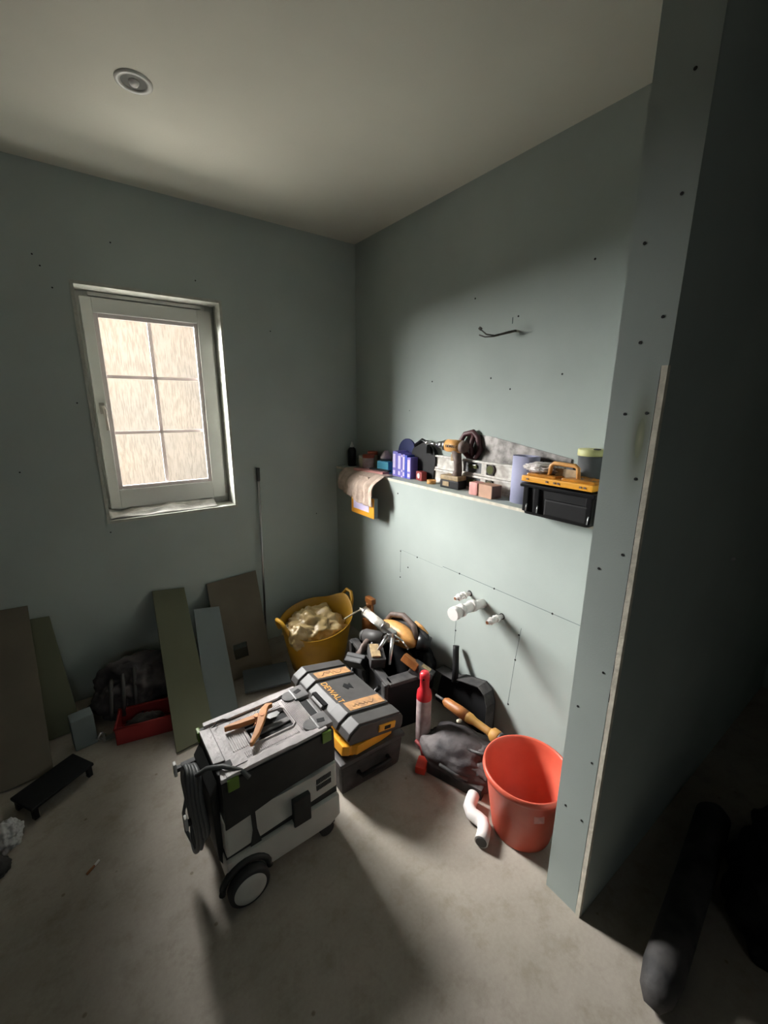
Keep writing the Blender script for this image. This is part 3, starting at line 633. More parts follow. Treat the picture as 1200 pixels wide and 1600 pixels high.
# caulking gun
cg = thing('caulking_gun', 'metal caulking gun loaded with a silver sealant cartridge, lying on top of the tools', 'caulking gun', (0, 0, 0))
n0 = Vector((1.172, 1.815, 0.402)); e0 = Vector((1.160, 1.435, 0.395)); d = (e0-n0)
def along(f): return n0+d*f
b = MB(); b.cyl(along(0.0), along(0.12), 0.004, 0.010, n=12); b.cyl(along(0.12), along(0.17), 0.014, 0.024, n=20); b.cyl(along(0.17), along(0.66), 0.024, n=24); b.build('cartridge', 'can_white', cg).data.materials[0] = M['level_white']
b = MB(); b.cyl(along(0.16), along(0.175), 0.029, n=24); b.cyl(along(0.64), along(0.66), 0.028, n=20)
for s in (-1, 1): b.tube([along(0.17)+Vector((0.026*s, 0, -0.002)), along(0.65)+Vector((0.024*s, 0, -0.002))], 0.0045, n=6)
b.build('cradle', 'steel', cg)
b = MB(); b.cyl(along(0.66), along(1.05), 0.004, n=8); b.tube([along(1.05), along(1.09)+Vector((0.0, 0, -0.01)), along(1.09)+Vector((0.02, 0, -0.035))], 0.004, n=6); b.build('plunger_rod', 'steel', cg)
h0 = along(0.80)
b = MB(); b.box(h0+Vector((0, 0.0, -0.005)), (0.03, 0.05, 0.04), bev=0.006); b.tube([h0+Vector((0, -0.01, -0.01)), h0+Vector((-0.035, -0.045, -0.05)), h0+Vector((-0.075, -0.085, -0.105))], [0.010, 0.009, 0.006], n=8); b.build('handle', 'steel', cg)
b = MB(); b.tube([h0+Vector((-0.005, 0.02, -0.01)), h0+Vector((-0.045, 0.01, -0.045)), h0+Vector((-0.105, -0.005, -0.085))], [0.008, 0.010, 0.005], n=8); b.build('trigger', 'steel', cg)

bb = thing('drawstring_bag', 'upright black bag squeezed between the tool tote and the boxed wall', 'bag', (1.340, 1.485, 0))
MB().blob((0, 0, 0.15), (0.058, 0.095, 0.16), amp=0.14, fr=1.8, seed=21, sub=5).build('bag_body', 'black', bb)
MB().tube([(-0.02, -0.05, 0.28), (-0.01, -0.02, 0.325), (0.0, 0.03, 0.325), (0.0, 0.055, 0.28)], 0.007, n=8).build('drawstring', 'dusty_black', bb)
# ------------------------------------------------------------------ yellow flexible tub with bag
tub = thing('flexible_tub', 'yellow flexible tub in the corner with looped handles and a plastic bag inside', 'tub', (1.01, 2.03, 0), math.radians(6))
b = MB(); n = 48; prof = [(0.0001, 0.004), (0.14, 0.0), (0.150, 0.010), (0.172, 0.12), (0.190, 0.23), (0.200, 0.300), (0.205, 0.302), (0.205, 0.296), (0.196, 0.290), (0.185, 0.225), (0.167, 0.12), (0.145, 0.016), (0.0001, 0.012)]
pts = []; 
for r, z in prof:
    for i in range(n):
        a = 2*PI*i/n; k = max(0, z/0.3)**2
        rr = r*(1+0.07*k*math.cos(2*a)); zz = z + k*(0.055*max(0, math.cos(2*a))**2 + 0.035*math.cos(a-0.9))
        pts.append(Vector((rr*math.cos(a), rr*math.sin(a), zz)))
b._add(pts, [[j*n+i, j*n+(i+1) % n, (j+1)*n+(i+1) % n, (j+1)*n+i] for j in range(len(prof)-1) for i in range(n)], None, True); b.build('tub_body', 'tub_yellow', tub)
for s, hz in ((1, 0.395), (-1, 0.36)):
    b = MB(); b.tube([(s*0.205, -0.062, hz-0.075), (s*0.225, -0.048, hz-0.03), (s*0.236, -0.022, hz+0.004), (s*0.238, 0.022, hz+0.004), (s*0.225, 0.048, hz-0.03), (s*0.205, 0.062, hz-0.075)], [0.010, 0.010, 0.011, 0.011, 0.010, 0.010], n=10); b.build('handle', 'tub_yellow', tub)
t = MB(); t.blob((0, 0, 0), (0.168, 0.160, 0.105), amp=0.34, fr=2.6, seed=3, sub=5, flat=False)
o = t.build('plastic_bag', 'bag_plastic', loc=(1.0, 2.04, 0.235)); tag(o, 'crumpled translucent plastic bag stuffed in the yellow tub', 'plastic bag')
b = MB(); b.blob((-0.150, -0.10, 0.035), (0.05, 0.045, 0.07), amp=0.25, fr=2.5, seed=9, flat=False); b.build('bag_flap', 'bag_plastic', o)
# brown bottle / handle behind
t = thing('spray_bottle', 'brown orange spray bottle standing between the yellow tub and the tool tote', 'bottle', (1.30, 1.91, 0))
b = MB(); b.lathe([(0.0001, 0), (0.042, 0.0), (0.045, 0.02), (0.045, 0.24), (0.038, 0.28), (0.016, 0.32), (0.015, 0.345)], n=28); b.build('bottle_body', 'brown_tool', t)
b = MB(); b.cyl((0, 0, 0.34), (0, 0, 0.365), 0.020, n=18); b.box((0, -0.01, 0.38), (0.032, 0.07, 0.035), bev=0.008); b.tube([(0, -0.03, 0.37), (-0.01, -0.05, 0.33)], 0.006); b.build('spray_head', 'brown_tool', t)
b = MB(); b.tube([(-0.02, 0.0, 0.34), (-0.11, 0.0, 0.325), (-0.17, 0.01, 0.30)], 0.005, n=8); b.build('spray_lance', 'cream', t)

# ------------------------------------------------------------------ foam can, dustpan, mallet, dusty case, tape, bucket, bend
t = thing('foam_can', 'tall white aerosol foam can with a red cap in front of the tote', 'aerosol can', (1.10, 1.19, 0))
b = MB(); b.lathe([(0.0001, 0), (0.031, 0.0), (0.033, 0.006), (0.033, 0.262), (0.028, 0.276)], n=28); b.build('can_body', 'can_white', t)
b = MB(); b.lathe([(0.0335, 0.250), (0.0335, 0.262), (0.031, 0.285), (0.021, 0.300), (0.020, 0.340), (0.022, 0.345), (0.022, 0.368), (0.018, 0.378), (0.0001, 0.380)], n=28); b.build('cap', 'red_can', t)
b = MB(); b.cyl((-0.018, -0.013, 0.355), (-0.0185, -0.0135, 0.355), 0.0045, n=10); b.build('nozzle_hole', 'black', t)
# dustpan
dp = thing('dustpan', 'black plastic dustpan with upright handle leaning on the boxed wall', 'dustpan', (0, 0, 0))
rim = [(1.36, 0.205), (1.245, 0.215), (1.215, 0.232), (1.095, 0.262), (1.055, 0.245), (1.03, 0.20), (1.005, 0.015), (1.37, 0.015)]
lean = Matrix.Translation((1.335, 0, 0)) @ Matrix(((1, 0, 0.20, 0), (0, 1, 0, 0), (0, 0, 1, 0), (0, 0, 0, 1)))
b = MB(); b.prism(rim, 0.010, 0.016, lean @ YZ); b.build('pan', 'black', dp)
b = MB(); P3 = [lean @ Vector((-0.010, y, z)) for y, z in rim]
for i in range(6):
    y0, z0 = rim[i]; y1, z1 = rim[i+1]
    q = [(0.012, y0, z0), (0.012, y1, z1), (-0.045, y1-0.0, z1-0.004), (-0.045, y0, z0-0.004)]
    b._add([lean @ Vector(p) for p in q] + [lean @ (Vector(p)+Vector((0, 0.0, -0.004))) for p in q], [[0, 1, 2, 3], [4, 5, 6, 7], [0, 1, 5, 4], [1, 2, 6, 5], [2, 3, 7, 6], [3, 0, 4, 7]])
b.build('pan_wall', 'dusty_black', dp)
b = MB(); b.tube([lean @ Vector((-0.04, 1.232, 0.205)), lean @ Vector((-0.035, 1.248, 0.27)), lean @ Vector((-0.028, 1.272, 0.34)), lean @ Vector((-0.026, 1.278, 0.362))], [0.016, 0.015, 0.015, 0.0155], n=14); b.build('handle', 'black', dp)
# dusty black case on the floor
bc = thing('power_tool_bag', 'dusty black soft tool bag slumped on the floor beside the red bucket', 'tool bag', (0, 0, 0))
b = MB(); A0 = Vector((1.17, 0.985, 0)); ang = math.atan2(-0.24, 0.10)
b.blob((1.165, 1.01, 0.055), (0.125, 0.185, 0.092), amp=0.16, fr=1.6, seed=5, rot=(0, 0, math.radians(22)), sub=5)
b.blob((1.205, 0.935, 0.052), (0.100, 0.105, 0.085), amp=0.25, fr=2.2, seed=8, rot=(0, 0, math.radians(30)), sub=5)
b.build('bag_body', 'dusty_bag', bc)
b = MB(); b.box((1.070, 0.960, 0.025), (0.030, 0.24, 0.050), rot=(0, 0, math.radians(20)), bev=0.006); b.build('base_edge', 'dusty_black', bc)
b = MB(); b.tube([(1.06, 1.03, 0.06), (1.035, 1.01, 0.075), (1.055, 0.94, 0.07), (1.085, 0.905, 0.06)], 0.008, n=8); b.tube([(1.10, 1.02, 0.13), (1.12, 0.98, 0.135), (1.15, 0.93, 0.135), (1.17, 0.87, 0.13)], 0.006, n=8)
b.build('handle', 'dusty_black', bc)
b = MB(); b.tube([(1.14, 0.95, 0.135), (1.16, 0.90, 0.14), (1.20, 0.88, 0.15), (1.24, 0.90, 0.145)], 0.006, n=8); b.build('strap', 'case_grey', bc)
o = MB().blob((0, 0, 0), (0.014, 0.011, 0.007), amp=0.1, sub=3).build('plaster_lump', 'cream', loc=(1.235, 1.10, 0.125)); tag(o, 'small pale plaster lump on the dark floor clutter under the mallet', 'plaster lump')
t = thing('mallet', 'mallet with a brown and yellow wooden handle resting on the dusty bag', 'mallet', (0, 0, 0))
m0 = Vector((1.205, 1.185, 0.20)); m1 = Vector((1.225, 0.885, 0.20)); dm = m1-m0
b = MB(); b.tube([m0+dm*f for f in (-0.12, 0.0, 0.06)], [0.005, 0.006, 0.007], n=8); b.build('shaft', 'case_grey', t)
b = MB(); b.tube([m0+dm*f for f in (0.05, 0.10, 0.35, 0.50)], [0.012, 0.021, 0.024, 0.023], n=18); b.build('grip', 'brown_tool', t)
b = MB(); b.tube([m0+dm*f for f in (0.49, 0.55, 0.62, 0.85, 0.93)], [0.0225, 0.0225, 0.017, 0.015, 0.020], n=18); b.build('handle', 'wood_yellow', t)
b = MB(); b.tube([m0+dm*f for f in (0.90, 0.93, 1.02, 1.04)], [0.020, 0.028, 0.028, 0.024], n=18); b.build('head', 'wood_yellow', t)
b = MB(); b.tube([m0+dm*f for f in (1.04, 1.07)], [0.027, 0.024], n=18); b.build('end_cap', 'case_grey', t)
t = thing('red_clamp', 'small red spring clamp on the floor at the foot of the white foam can', 'clamp', (1.012, 1.095, 0), math.radians(35))
b = MB(); b.box((0, 0, 0.018), (0.07, 0.045, 0.036), bev=0.012); b.build('jaw', 'red_dark', t).data.materials[0] = M['red']
b = MB(); b.tube([(0.03, 0.0, 0.02), (0.07, 0.02, 0.045), (0.085, 0.05, 0.055)], 0.008, n=8); b.build('handle', 'red_dark', t)
# red bucket
bk = thing('bucket', 'red orange plastic bucket on the floor against the partition end', 'bucket', (1.143, 0.692, 0))
b = MB(); b.lathe([(0.0001, 0.004), (0.100, 0.0), (0.104, 0.004), (0.140, 0.235), (0.141, 0.238), (0.150, 0.240), (0.152, 0.250), (0.150, 0.262), (0.145, 0.264), (0.141, 0.258), (0.138, 0.238), (0.101, 0.010), (0.0001, 0.009)], n=64); b.build('bucket_body', 'bucket', bk)
b = MB(); a = math.atan2(-0.685, -1.125)+0.42
bx_, by_ = math.cos(a), math.sin(a)
b.box((0, 0, 0), (0.002, 0.034, 0.030), bev=0.0); b.build('sticker', 'pinkish', bk, loc=(bx_*0.1335, by_*0.1335, 0.185), rot=(0, -0.15, a))
# white waste bend on the floor
b = MB(); path = [(1.075, 0.862, 0.028), (1.050, 0.850, 0.030), (1.026, 0.838, 0.028), (1.012, 0.815, 0.026), (1.018, 0.790, 0.025), (1.020, 0.768, 0.025), (1.006, 0.748, 0.025), (0.985, 0.735, 0.025), (0.960, 0.722, 0.025)]
b.tube(path, [0.0235, 0.024, 0.024, 0.024, 0.024, 0.024, 0.024, 0.0235, 0.024], n=24)
o = b.build('pipe_bend', 'white_pipe'); tag(o, 'loose white S-shaped plastic pipe bend lying on the floor by the bucket', 'pipe')
b = MB(); b.cyl((0.963, 0.7235, 0.025), (0.9575, 0.7205, 0.025), 0.019, n=20); b.build('pipe_mouth', 'case_grey', o)

# ------------------------------------------------------------------ boards leaning on the window wall
def leaning(name, label, mt, x0, x1, xt0, xt1, yb, zt0, zt1, th=0.0125, yt=WY-0.002, cat='board', hole=None):
    b = MB(); a = Vector((x0, yb, 0.001)); c = Vector((x1, yb+(0.02 if not hole else 0), 0.001)); d_ = Vector((xt1, yt, zt1)); e = Vector((xt0, yt, zt0))
    n_ = (c-a).cross(e-a).normalized()
    if n_.y > 0: n_ = -n_
    if n_.z < 0: pass
    if not hole:
        q = [a, c, d_, e]
        b._add(q+[p+n_*th for p in q], [[3, 2, 1, 0], [4, 5, 6, 7], [0, 1, 5, 4], [1, 2, 6, 5], [2, 3, 7, 6], [3, 0, 4, 7]])
    else:
        def P(u, v): return a.lerp(c, u).lerp(e.lerp(d_, u), v)
        us = [0, hole[0], hole[1], 1]; vs2 = [0, hole[2], hole[3], 1]
        for i in range(3):
            for j in range(3):
                if i == 1 and j == 1: continue
                q = [P(us[i], vs2[j]), P(us[i+1], vs2[j]), P(us[i+1], vs2[j+1]), P(us[i], vs2[j+1])]
                b._add(q+[p+n_*th for p in q], [[3, 2, 1, 0], [4, 5, 6, 7], [0, 1, 5, 4], [1, 2, 6, 5], [2, 3, 7, 6], [3, 0, 4, 7]])
    o = b.build(name, mt); tag(o, label, cat); return o
leaning('plasterboard_offcut', 'narrow olive green plasterboard offcut leaning on the wall under the window', 'olive', 0.185, 0.352, 0.243, 0.402, 1.79, 0.505, 0.485)
leaning('plasterboard_offcut', 'grey blue plasterboard strip, shorter, leaning right beside the olive offcut', 'board_blue', 0.345, 0.495, 0.415, 0.548, 1.90, 0.400, 0.380, yt=WY-0.130)
leaning('plasterboard_offcut', 'beige board with a small rectangular hole leaning on the wall left of the yellow tub', 'board_beige', 0.50, 0.775, 0.521, 0.814, 2.16, 0.479, 0.497, hole=(0.28, 0.56, 0.18, 0.32))
leaning('plasterboard_offcut', 'large dark olive board leaning on the wall at the far left', 'board_beige', -0.85, -0.25, -0.85, -0.27, 1.97, 0.60, 0.572)
leaning('plasterboard_offcut', 'second olive board mostly hidden behind the large board at the far left', 'olive', -0.50, -0.145, -0.50, -0.20, 2.20, 0.52, 0.50, yt=WY-0.002)
b = MB(); b.box((0.69, 2.02, 0.045), (0.24, 0.15, 0.014), rot=(0.25, 0.0, math.radians(-14)), bev=0.002); o = b.build('slate_panel', 'board_slate'); tag(o, 'dark slate coloured panel lying on the floor in front of the beige board', 'panel')
t = thing('support_pole', 'thin metal pole leaning upright on the wall right of the window', 'pole', (0, 0, 0))
b = MB(); b.tube([(0.835, 2.40, 0.002), (0.872, WY-0.009, 1.13)], 0.0065, n=10); b.build('pole', 'steel', t)
b = MB(); b.tube([(0.869, WY-0.014, 1.06), (0.872, WY-0.012, 1.135)], 0.010, n=10); b.build('pole_tip', 'case_grey', t)

# ------------------------------------------------------------------ left side clutter
rb = thing('storage_crate', 'low red plastic crate on the floor left of the olive board', 'crate', (0.105, 2.04, 0), math.radians(-12))
b = MB(); 
for a, c in (((-0.115, -0.07), (-0.109, 0.07)), ((0.109, -0.07), (0.115, 0.07)), ((-0.115, -0.07), (0.115, -0.064)), ((-0.115, 0.064), (0.115, 0.07)), ((-0.115, -0.07), (0.115, 0.07))):
    span(b, (a[0], a[1], 0), (c[0], c[1], 0.085 if c != (0.115, 0.07) or a != (-0.115, -0.07) else 0.006), 0.001)
b.build('crate_body', 'crate_red', rb)
b = MB(); b.tube([(-0.117, -0.072, 0.085), (0.117, -0.072, 0.085), (0.117, 0.072, 0.085), (-0.117, 0.072, 0.085)], 0.004, n=6, closed=True); b.build('crate_rim', 'crate_red', rb)
tb = thing('tool_bag', 'dark tool bag with straps heaped behind the red crate', 'tool bag', (0.095, 2.225, 0))
b = MB(); b.blob((0.01, 0.04, 0.10), (0.20, 0.14, 0.16), amp=0.3, fr=2, seed=2, sub=5); b.build('bag_body', 'dusty_bag', tb)
b = MB(); 
for k in range(3): b.tube([(-0.12+0.05*k, -0.10, 0.05), (-0.11+0.05*k, -0.09, 0.15), (-0.10+0.05*k, -0.03, 0.20+0.02*k), (-0.09+0.05*k, 0.03, 0.2)], 0.010, n=8)
b.build('strap', 'case_grey', tb)
o = MB().blob((0, 0, 0), (0.080, 0.042, 0.042), amp=0.25, fr=2.5, seed=31, sub=4).build('folded_rag', 'dusty_black', loc=(0.105, 2.04, 0.035)); o.rotation_euler.z = math.radians(-12)
tag(o, 'dark rag filling the low red crate', 'rag')
t = thing('small_bracket', 'small pale metal bracket on the floor at the left end of the red crate', 'bracket', (-0.045, 2.06, 0), 0.2)
b = MB(); b.box((0, 0, 0.012), (0.05, 0.03, 0.004)); b.box((-0.02, 0, 0.028), (0.004, 0.03, 0.034)); b.tube([(-0.03, 0, 0.02), (-0.045, 0, 0.035), (-0.03, 0, 0.05), (-0.015, 0, 0.035)], 0.006, n=8); b.build('bracket_body', 'steel', t)
t = thing('socket_box', 'small light grey box standing between the left boards and the dark tool bag', 'box', (-0.135, 2.10, 0), 0.15)
b = MB(); b.box((0, 0, 0.075), (0.085, 0.07, 0.15), bev=0.005); b.build('box_body', 'board_blue', t)
t = thing('plastic_stool', 'low black plastic step on the floor in front of the large left board', 'step', (-0.24, 1.865, 0), math.radians(32))
b = MB(); b.box((0, 0, 0.052), (0.23, 0.13, 0.012), bev=0.004); b.build('step_top', 'black', t)
for sx in (-1, 1):
    for sy in (-1, 1): b = MB(); b.box((sx*0.10, sy*0.05, 0.023), (0.018, 0.018, 0.046), bev=0.003); b.build('leg', 'black', t)
o = MB().blob((0, 0, 0), (0.045, 0.055, 0.045), amp=0.25, fr=2.4, seed=6, sub=5).build('crumpled_bag', 'dust_white', loc=(-0.375, 1.715, 0.027)); tag(o, 'crumpled whitish bag on the floor at the left edge of the picture', 'plastic bag')
o = MB().blob((0, 0, 0), (0.05, 0.04, 0.03), amp=0.25, fr=2.4, seed=16, sub=4).build('dark_rag', 'dusty_black', loc=(-0.405, 1.60, 0.018)); tag(o, 'dark rag on the floor just below the crumpled whitish bag', 'rag')
t = tag(MB().cyl((0, 0, 0.004), (0.022, 0.018, 0.004), 0.004, n=8).build('cigarette_butt', 'brown_tool', loc=(-0.155, 1.42, 0)), 'tiny brown and white stub lying alone on the floor at lower left', 'stub')
b = MB(); b.cyl((0.022, 0.018, 0.004), (0.036, 0.030, 0.004), 0.0038, n=8); b.build('tip', 'white', t)

# ------------------------------------------------------------------ right side, in the shadow of the partition
t = thing('insulation_roll', 'long dark grey roll with a rounded end lying on the floor beside the partition', 'roll', (0, 0, 0))
b = MB(); b.tube([(0.985, 0.185, 0.026), (1.01, 0.187, 0.042), (1.07, 0.195, 0.048), (1.4, 0.235, 0.05), (1.70, 0.275, 0.052), (1.74, 0.28, 0.045)], [0.018, 0.038, 0.047, 0.049, 0.052, 0.03], n=20); b.build('roll_body', 'dusty_black', t)
b = MB(); b.blob((0, 0, 0), (0.30, 0.20, 0.16), amp=0.25, fr=2, seed=11, sub=5); o = b.build('rubble_sack', 'black', loc=(1.62, -0.02, 0.095)); tag(o, 'black rubble sack slumped in the dark at the lower right', 'sack')

# ------------------------------------------------------------------ things on the ledge
Z0 = LZ+0.0008
t = thing('glue_bottle', 'small black bottle with a pale nozzle at the corner end of the ledge', 'bottle', (1.50, 2.405, Z0))
b = MB(); b.lathe([(0.0001, 0), (0.026, 0), (0.028, 0.006), (0.028, 0.10), (0.024, 0.115), (0.012, 0.125)], n=24); b.build('bottle_body', 'black_gloss', t)
b = MB(); b.lathe([(0.013, 0.122), (0.013, 0.135), (0.008, 0.140), (0.004, 0.158), (0.0001, 0.159)], n=16); b.build('nozzle', 'white', t)
def jar(lab, loc, r, h, body, lidm, group=None):
    t = thing('jar', lab, 'jar', loc)
    b = MB(); b.lathe([(0.0001, 0), (r*0.95, 0), (r, 0.004), (r, h*0.80), (r*0.9, h*0.86)], n=28); b.build('jar_body', body, t)
    b = MB(); b.lathe([(r*0.98, h*0.80), (r*1.0, h*0.84), (r*1.0, h*0.98), (r*0.94, h), (0.0001, h)], n=28); b.build('lid', lidm, t); return t
jar('cream plastic jar with pale lid, left of the two jars on the ledge', (1.495, 2.252, Z0), 0.034, 0.085, 'cream', 'white')
jar('pinkish jar with a rust red lid in the middle of the ledge clutter', (1.470, 2.165, Z0), 0.038, 0.100, 'can_white', 'rust_lid')
jar('second jar with a rust red lid tucked behind the first red lidded one', (1.535, 2.215, Z0), 0.032, 0.112, 'cream', 'rust_lid')
t = thing('sealant_tub', 'small tub with a pointed pale lid on the ledge behind the blue carton', 'tub', (1.535, 2.07, Z0))
b = MB(); b.lathe([(0.0001, 0), (0.034, 0), (0.035, 0.085)], n=24); b.build('tub_body', 'tub_grey', t)
b = MB(); b.lathe([(0.036, 0.083), (0.036, 0.092), (0.012, 0.128), (0.0001, 0.130)], n=24); b.build('lid', 'can_white', t)
t = tag(MB().box((0, 0, 0.035), (0.045, 0.095, 0.070), bev=0.002).build('small_carton', 'teal', loc=(1.505, 2.04, Z0), rot=(0, 0, 0.15)), 'small bright blue carton on the ledge left of the violet boxes', 'carton')
t = thing('drill_bit_tray', 'flat red and dark tray at the front edge of the ledge on the cloth', 'tray', (1.435, 2.09, Z0+0.002), math.radians(8))
b = MB(); b.box((0, 0, 0.008), (0.055, 0.26, 0.016), bev=0.003); b.build('tray_body', 'red_dark', t).data.materials[0] = M['pinkish']
b = MB(); b.box((0.02, -0.06, 0.020), (0.03, 0.16, 0.008), bev=0.002); b.build('tray_lid', 'black', t)
# violet boxes standing in a row
ys = 1.935; k = 0
for wd, h, dz, cols in ((0.030, 0.142, 0, ('violet', 'violet_pale')), (0.016, 0.140, 0, ('violet', 'violet')), (0.030, 0.134, 0, ('violet', 'violet_pale')), (0.014, 0.128, 0, ('violet_pale', 'violet')), (0.020, 0.132, 0, ('violet', 'violet_pale')), (0.018, 0.128, 0, ('blue', 'blue')), (0.030, 0.118, 0, ('violet', 'violet_pale'))):
    labs = ['wide violet box with pale label, first at the corner end of the row', 'slim violet box second from the corner end of the row', 'violet box with pale label, third from the corner end of the row',
            'slim pale lilac box in the middle of the violet row', 'violet box with pale label just before the plain blue one', 'plain bright blue box, second from the near end of the row', 'short violet box with pale label at the near end of the row']
    t = thing('bladebox' if 0 else 'blade_box', labs[k], 'box', (1.520, ys-wd/2, Z0), math.radians(2), 'violet boxes standing on the ledge')
    b = MB(); b.box((0, 0, h/2), (0.080, wd-0.0015, h), bev=0.0012); b.build('carton', cols[0], t)
    b = MB(); b.box((-0.0404, 0, h*0.62), (0.0012, wd*0.72, h*0.55)); b.box((-0.0404, 0, h*0.16), (0.0012, wd*0.6, h*0.16)); b.build('label_panel', cols[1], t)
    ys -= wd+0.0005; k += 1
b = MB(); b.prism([(0.078*math.cos(a), 0.078*math.sin(a)) for a in [2*PI*j/40 for j in range(40)]], -0.004, 0.004, YZ, bev=0.001)
tag(b.build('sanding_disc', 'blue_dark', loc=(1.563, 1.905, Z0+0.128), rot=(0, 0.06, 0)), 'large dark blue disc standing against the wall behind the violet boxes', 'disc').location.z = Z0+0.132
tb_ = thing('disc_stand', 'pale scraper block propped behind the violet boxes under the blue disc', 'block', (1.563, 1.90, Z0))
b = MB(); b.box((0, 0, 0.026), (0.012, 0.10, 0.052), bev=0.002); b.build('block_body', 'case_grey', tb_)
t = thing('dust_shroud', 'round black grinder guard leaning on the wall right of the violet boxes', 'tool guard', (1.548, 1.735, Z0))
b = MB(); b.prism([(0.10*math.cos(a), 0.10*math.sin(a)+0.105) for a in [PI*1.02*j/24-0.1 for j in range(25)]]+[(-0.085, 0.0), (0.085, 0.0)], -0.014, 0.010, YZ, bev=0.004); b.build('guard_plate', 'black', t)
b = MB(); b.tube([(-0.01, 0.07, 0.18), (-0.02, 0.0, 0.215), (-0.025, -0.05, 0.20), (-0.03, -0.06, 0.15)], 0.010, n=10); b.build('guard_rim', 'black_gloss', t)
b = MB(); b.tube([(-0.01, -0.02, 0.212), (-0.02, -0.06, 0.200), (-0.025, -0.11, 0.20)], 0.007, n=8); b.cyl((-0.02, -0.03, 0.205), (-0.02, -0.06, 0.205), 0.012, n=12); b.build('arbor', 'steel', t)
t = thing('tape_measure', 'red pocket tape measure on the ledge in front of the black guard', 'tape measure', (1.510, 1.715, Z0), math.radians(-10))
b = MB(); b.box((0, 0, 0.025), (0.035, 0.060, 0.050), bev=0.008); b.build('case', 'red_dark', t).data.materials[0] = M['red_dark']
b = MB(); b.cyl((-0.0182, 0.0, 0.026), (-0.0195, 0.0, 0.026), 0.014, n=16); b.box((0.0, 0.033, 0.008), (0.018, 0.008, 0.012)); b.build('side_label', 'white', t)
t = tag(MB().lathe([(0.024, 0), (0.024, 0.019), (0.014, 0.019), (0.014, 0.0)], n=32, closed=True).build('tape_roll', 'tool_yellow', loc=(1.490, 1.612, Z0)), 'small yellow roll of tape on the ledge beside the drill base', 'tape roll')
# cordless drill
dr = thing('cordless_drill', 'yellow and brown cordless drill standing on its battery on the ledge', 'drill', (1.500, 1.455, Z0), math.radians(4))
b = MB(); b.m('tool_yellow'); b.cyl((0, 0.055, 0.205), (0, -0.035, 0.205), 0.030, 0.031, n=26); b.build('motor_body', 'tool_yellow', dr)
b = MB(); b.text('DEWALT', 0.018, T(-0.0312, 0.008, 0.205) @ Matrix(((0, 0, -1, 0), (-1, 0, 0, 0), (0, 1, 0, 0), (0, 0, 0, 1))), 0.0008); b.build('lettering', 'ink', dr)
b = MB(); b.cyl((0, -0.035, 0.205), (0, -0.060, 0.203), 0.031, 0.024, n=24); b.build('rear_cap', 'grip_brown', dr)
b = MB(); b.cyl((0, 0.055, 0.205), (0, 0.075, 0.205), 0.028, 0.026, n=24); b.cyl((0, 0.075, 0.205), (0, 0.115, 0.205), 0.023, 0.016, n=24); b.cyl((0, 0.115, 0.205), (0, 0.130, 0.205), 0.012, 0.008, n=16); b.build('chuck', 'steel', dr)
b = MB(); b.cyl((0, 0.125, 0.205), (0, 0.190, 0.206), 0.0035, n=8); b.cyl((0, 0.19, 0.206), (0, 0.215, 0.207), 0.008, 0.002, n=10); b.build('drill_bit', 'steel', dr)
b = MB(); b.tube([(0, 0.0, 0.185), (0, -0.012, 0.14), (0, -0.018, 0.09), (0, -0.010, 0.06)], [0.024, 0.020, 0.020, 0.024], n=16); b.build('grip', 'grip_brown', dr)
b = MB(); b.box((0, 0.018, 0.150), (0.016, 0.018, 0.034), bev=0.005); b.build('trigger', 'dewalt_dust', dr)
b = MB(); b.box((0, 0.012, 0.052), (0.065, 0.115, 0.024), bev=0.007); b.build('foot', 'dewalt_dust', dr)
b = MB(); b.box((0, 0.010, 0.020), (0.062, 0.118, 0.040), bev=0.006); b.build('battery', 'black', dr)
b = MB(); b.box((-0.0318, 0.03, 0.022), (0.002, 0.04, 0.022)); b.build('battery_label', 'dewalt_dust', dr)
# spirit levels
for i, (z, lab, xx) in enumerate(((0.001, 'lower white spirit level lying on edge at the back of the ledge', 1.548), (0.073, 'upper white spirit level stacked on the other one behind the drill', 1.550))):
    t = thing('spirit_level', lab, 'spirit level', (xx, 1.40, Z0+z), 0)
    L2 = 0.26
    b = MB(); b.box((0, 0, 0.005), (0.026, 2*L2, 0.010), bev=0.002); b.box((0, 0, 0.065), (0.026, 2*L2, 0.010), bev=0.002); b.box((0, 0.17, 0.035), (0.010, 0.18, 0.052)); b.box((0, -0.205, 0.035), (0.010, 0.11, 0.052))
    b.box((-0.003, 0.055, 0.035), (0.016, 0.030, 0.054)); b.box((-0.003, -0.090, 0.035), (0.016, 0.030, 0.054)); b.build('level_body', 'level_white', t)
    b = MB(); b.box((0.002, -0.02, 0.035), (0.008, 0.12, 0.052)); b.build('dark_web', 'tub_grey', t)
    b = MB(); b.box((-0.005, -0.02, 0.040), (0.014, 0.045, 0.020), bev=0.004); b.build('centre_vial', 'vial', t)
    for y in (-0.128,):
        b = MB(); b.m('ink'); b.cyl((-0.004, y, 0.036), (-0.0115, y, 0.036), 0.024, n=24); b.m('vial'); b.cyl((-0.0110, y, 0.036), (-0.0135, y, 0.036), 0.019, n=24); b.build('end_vial', 'vial', t)
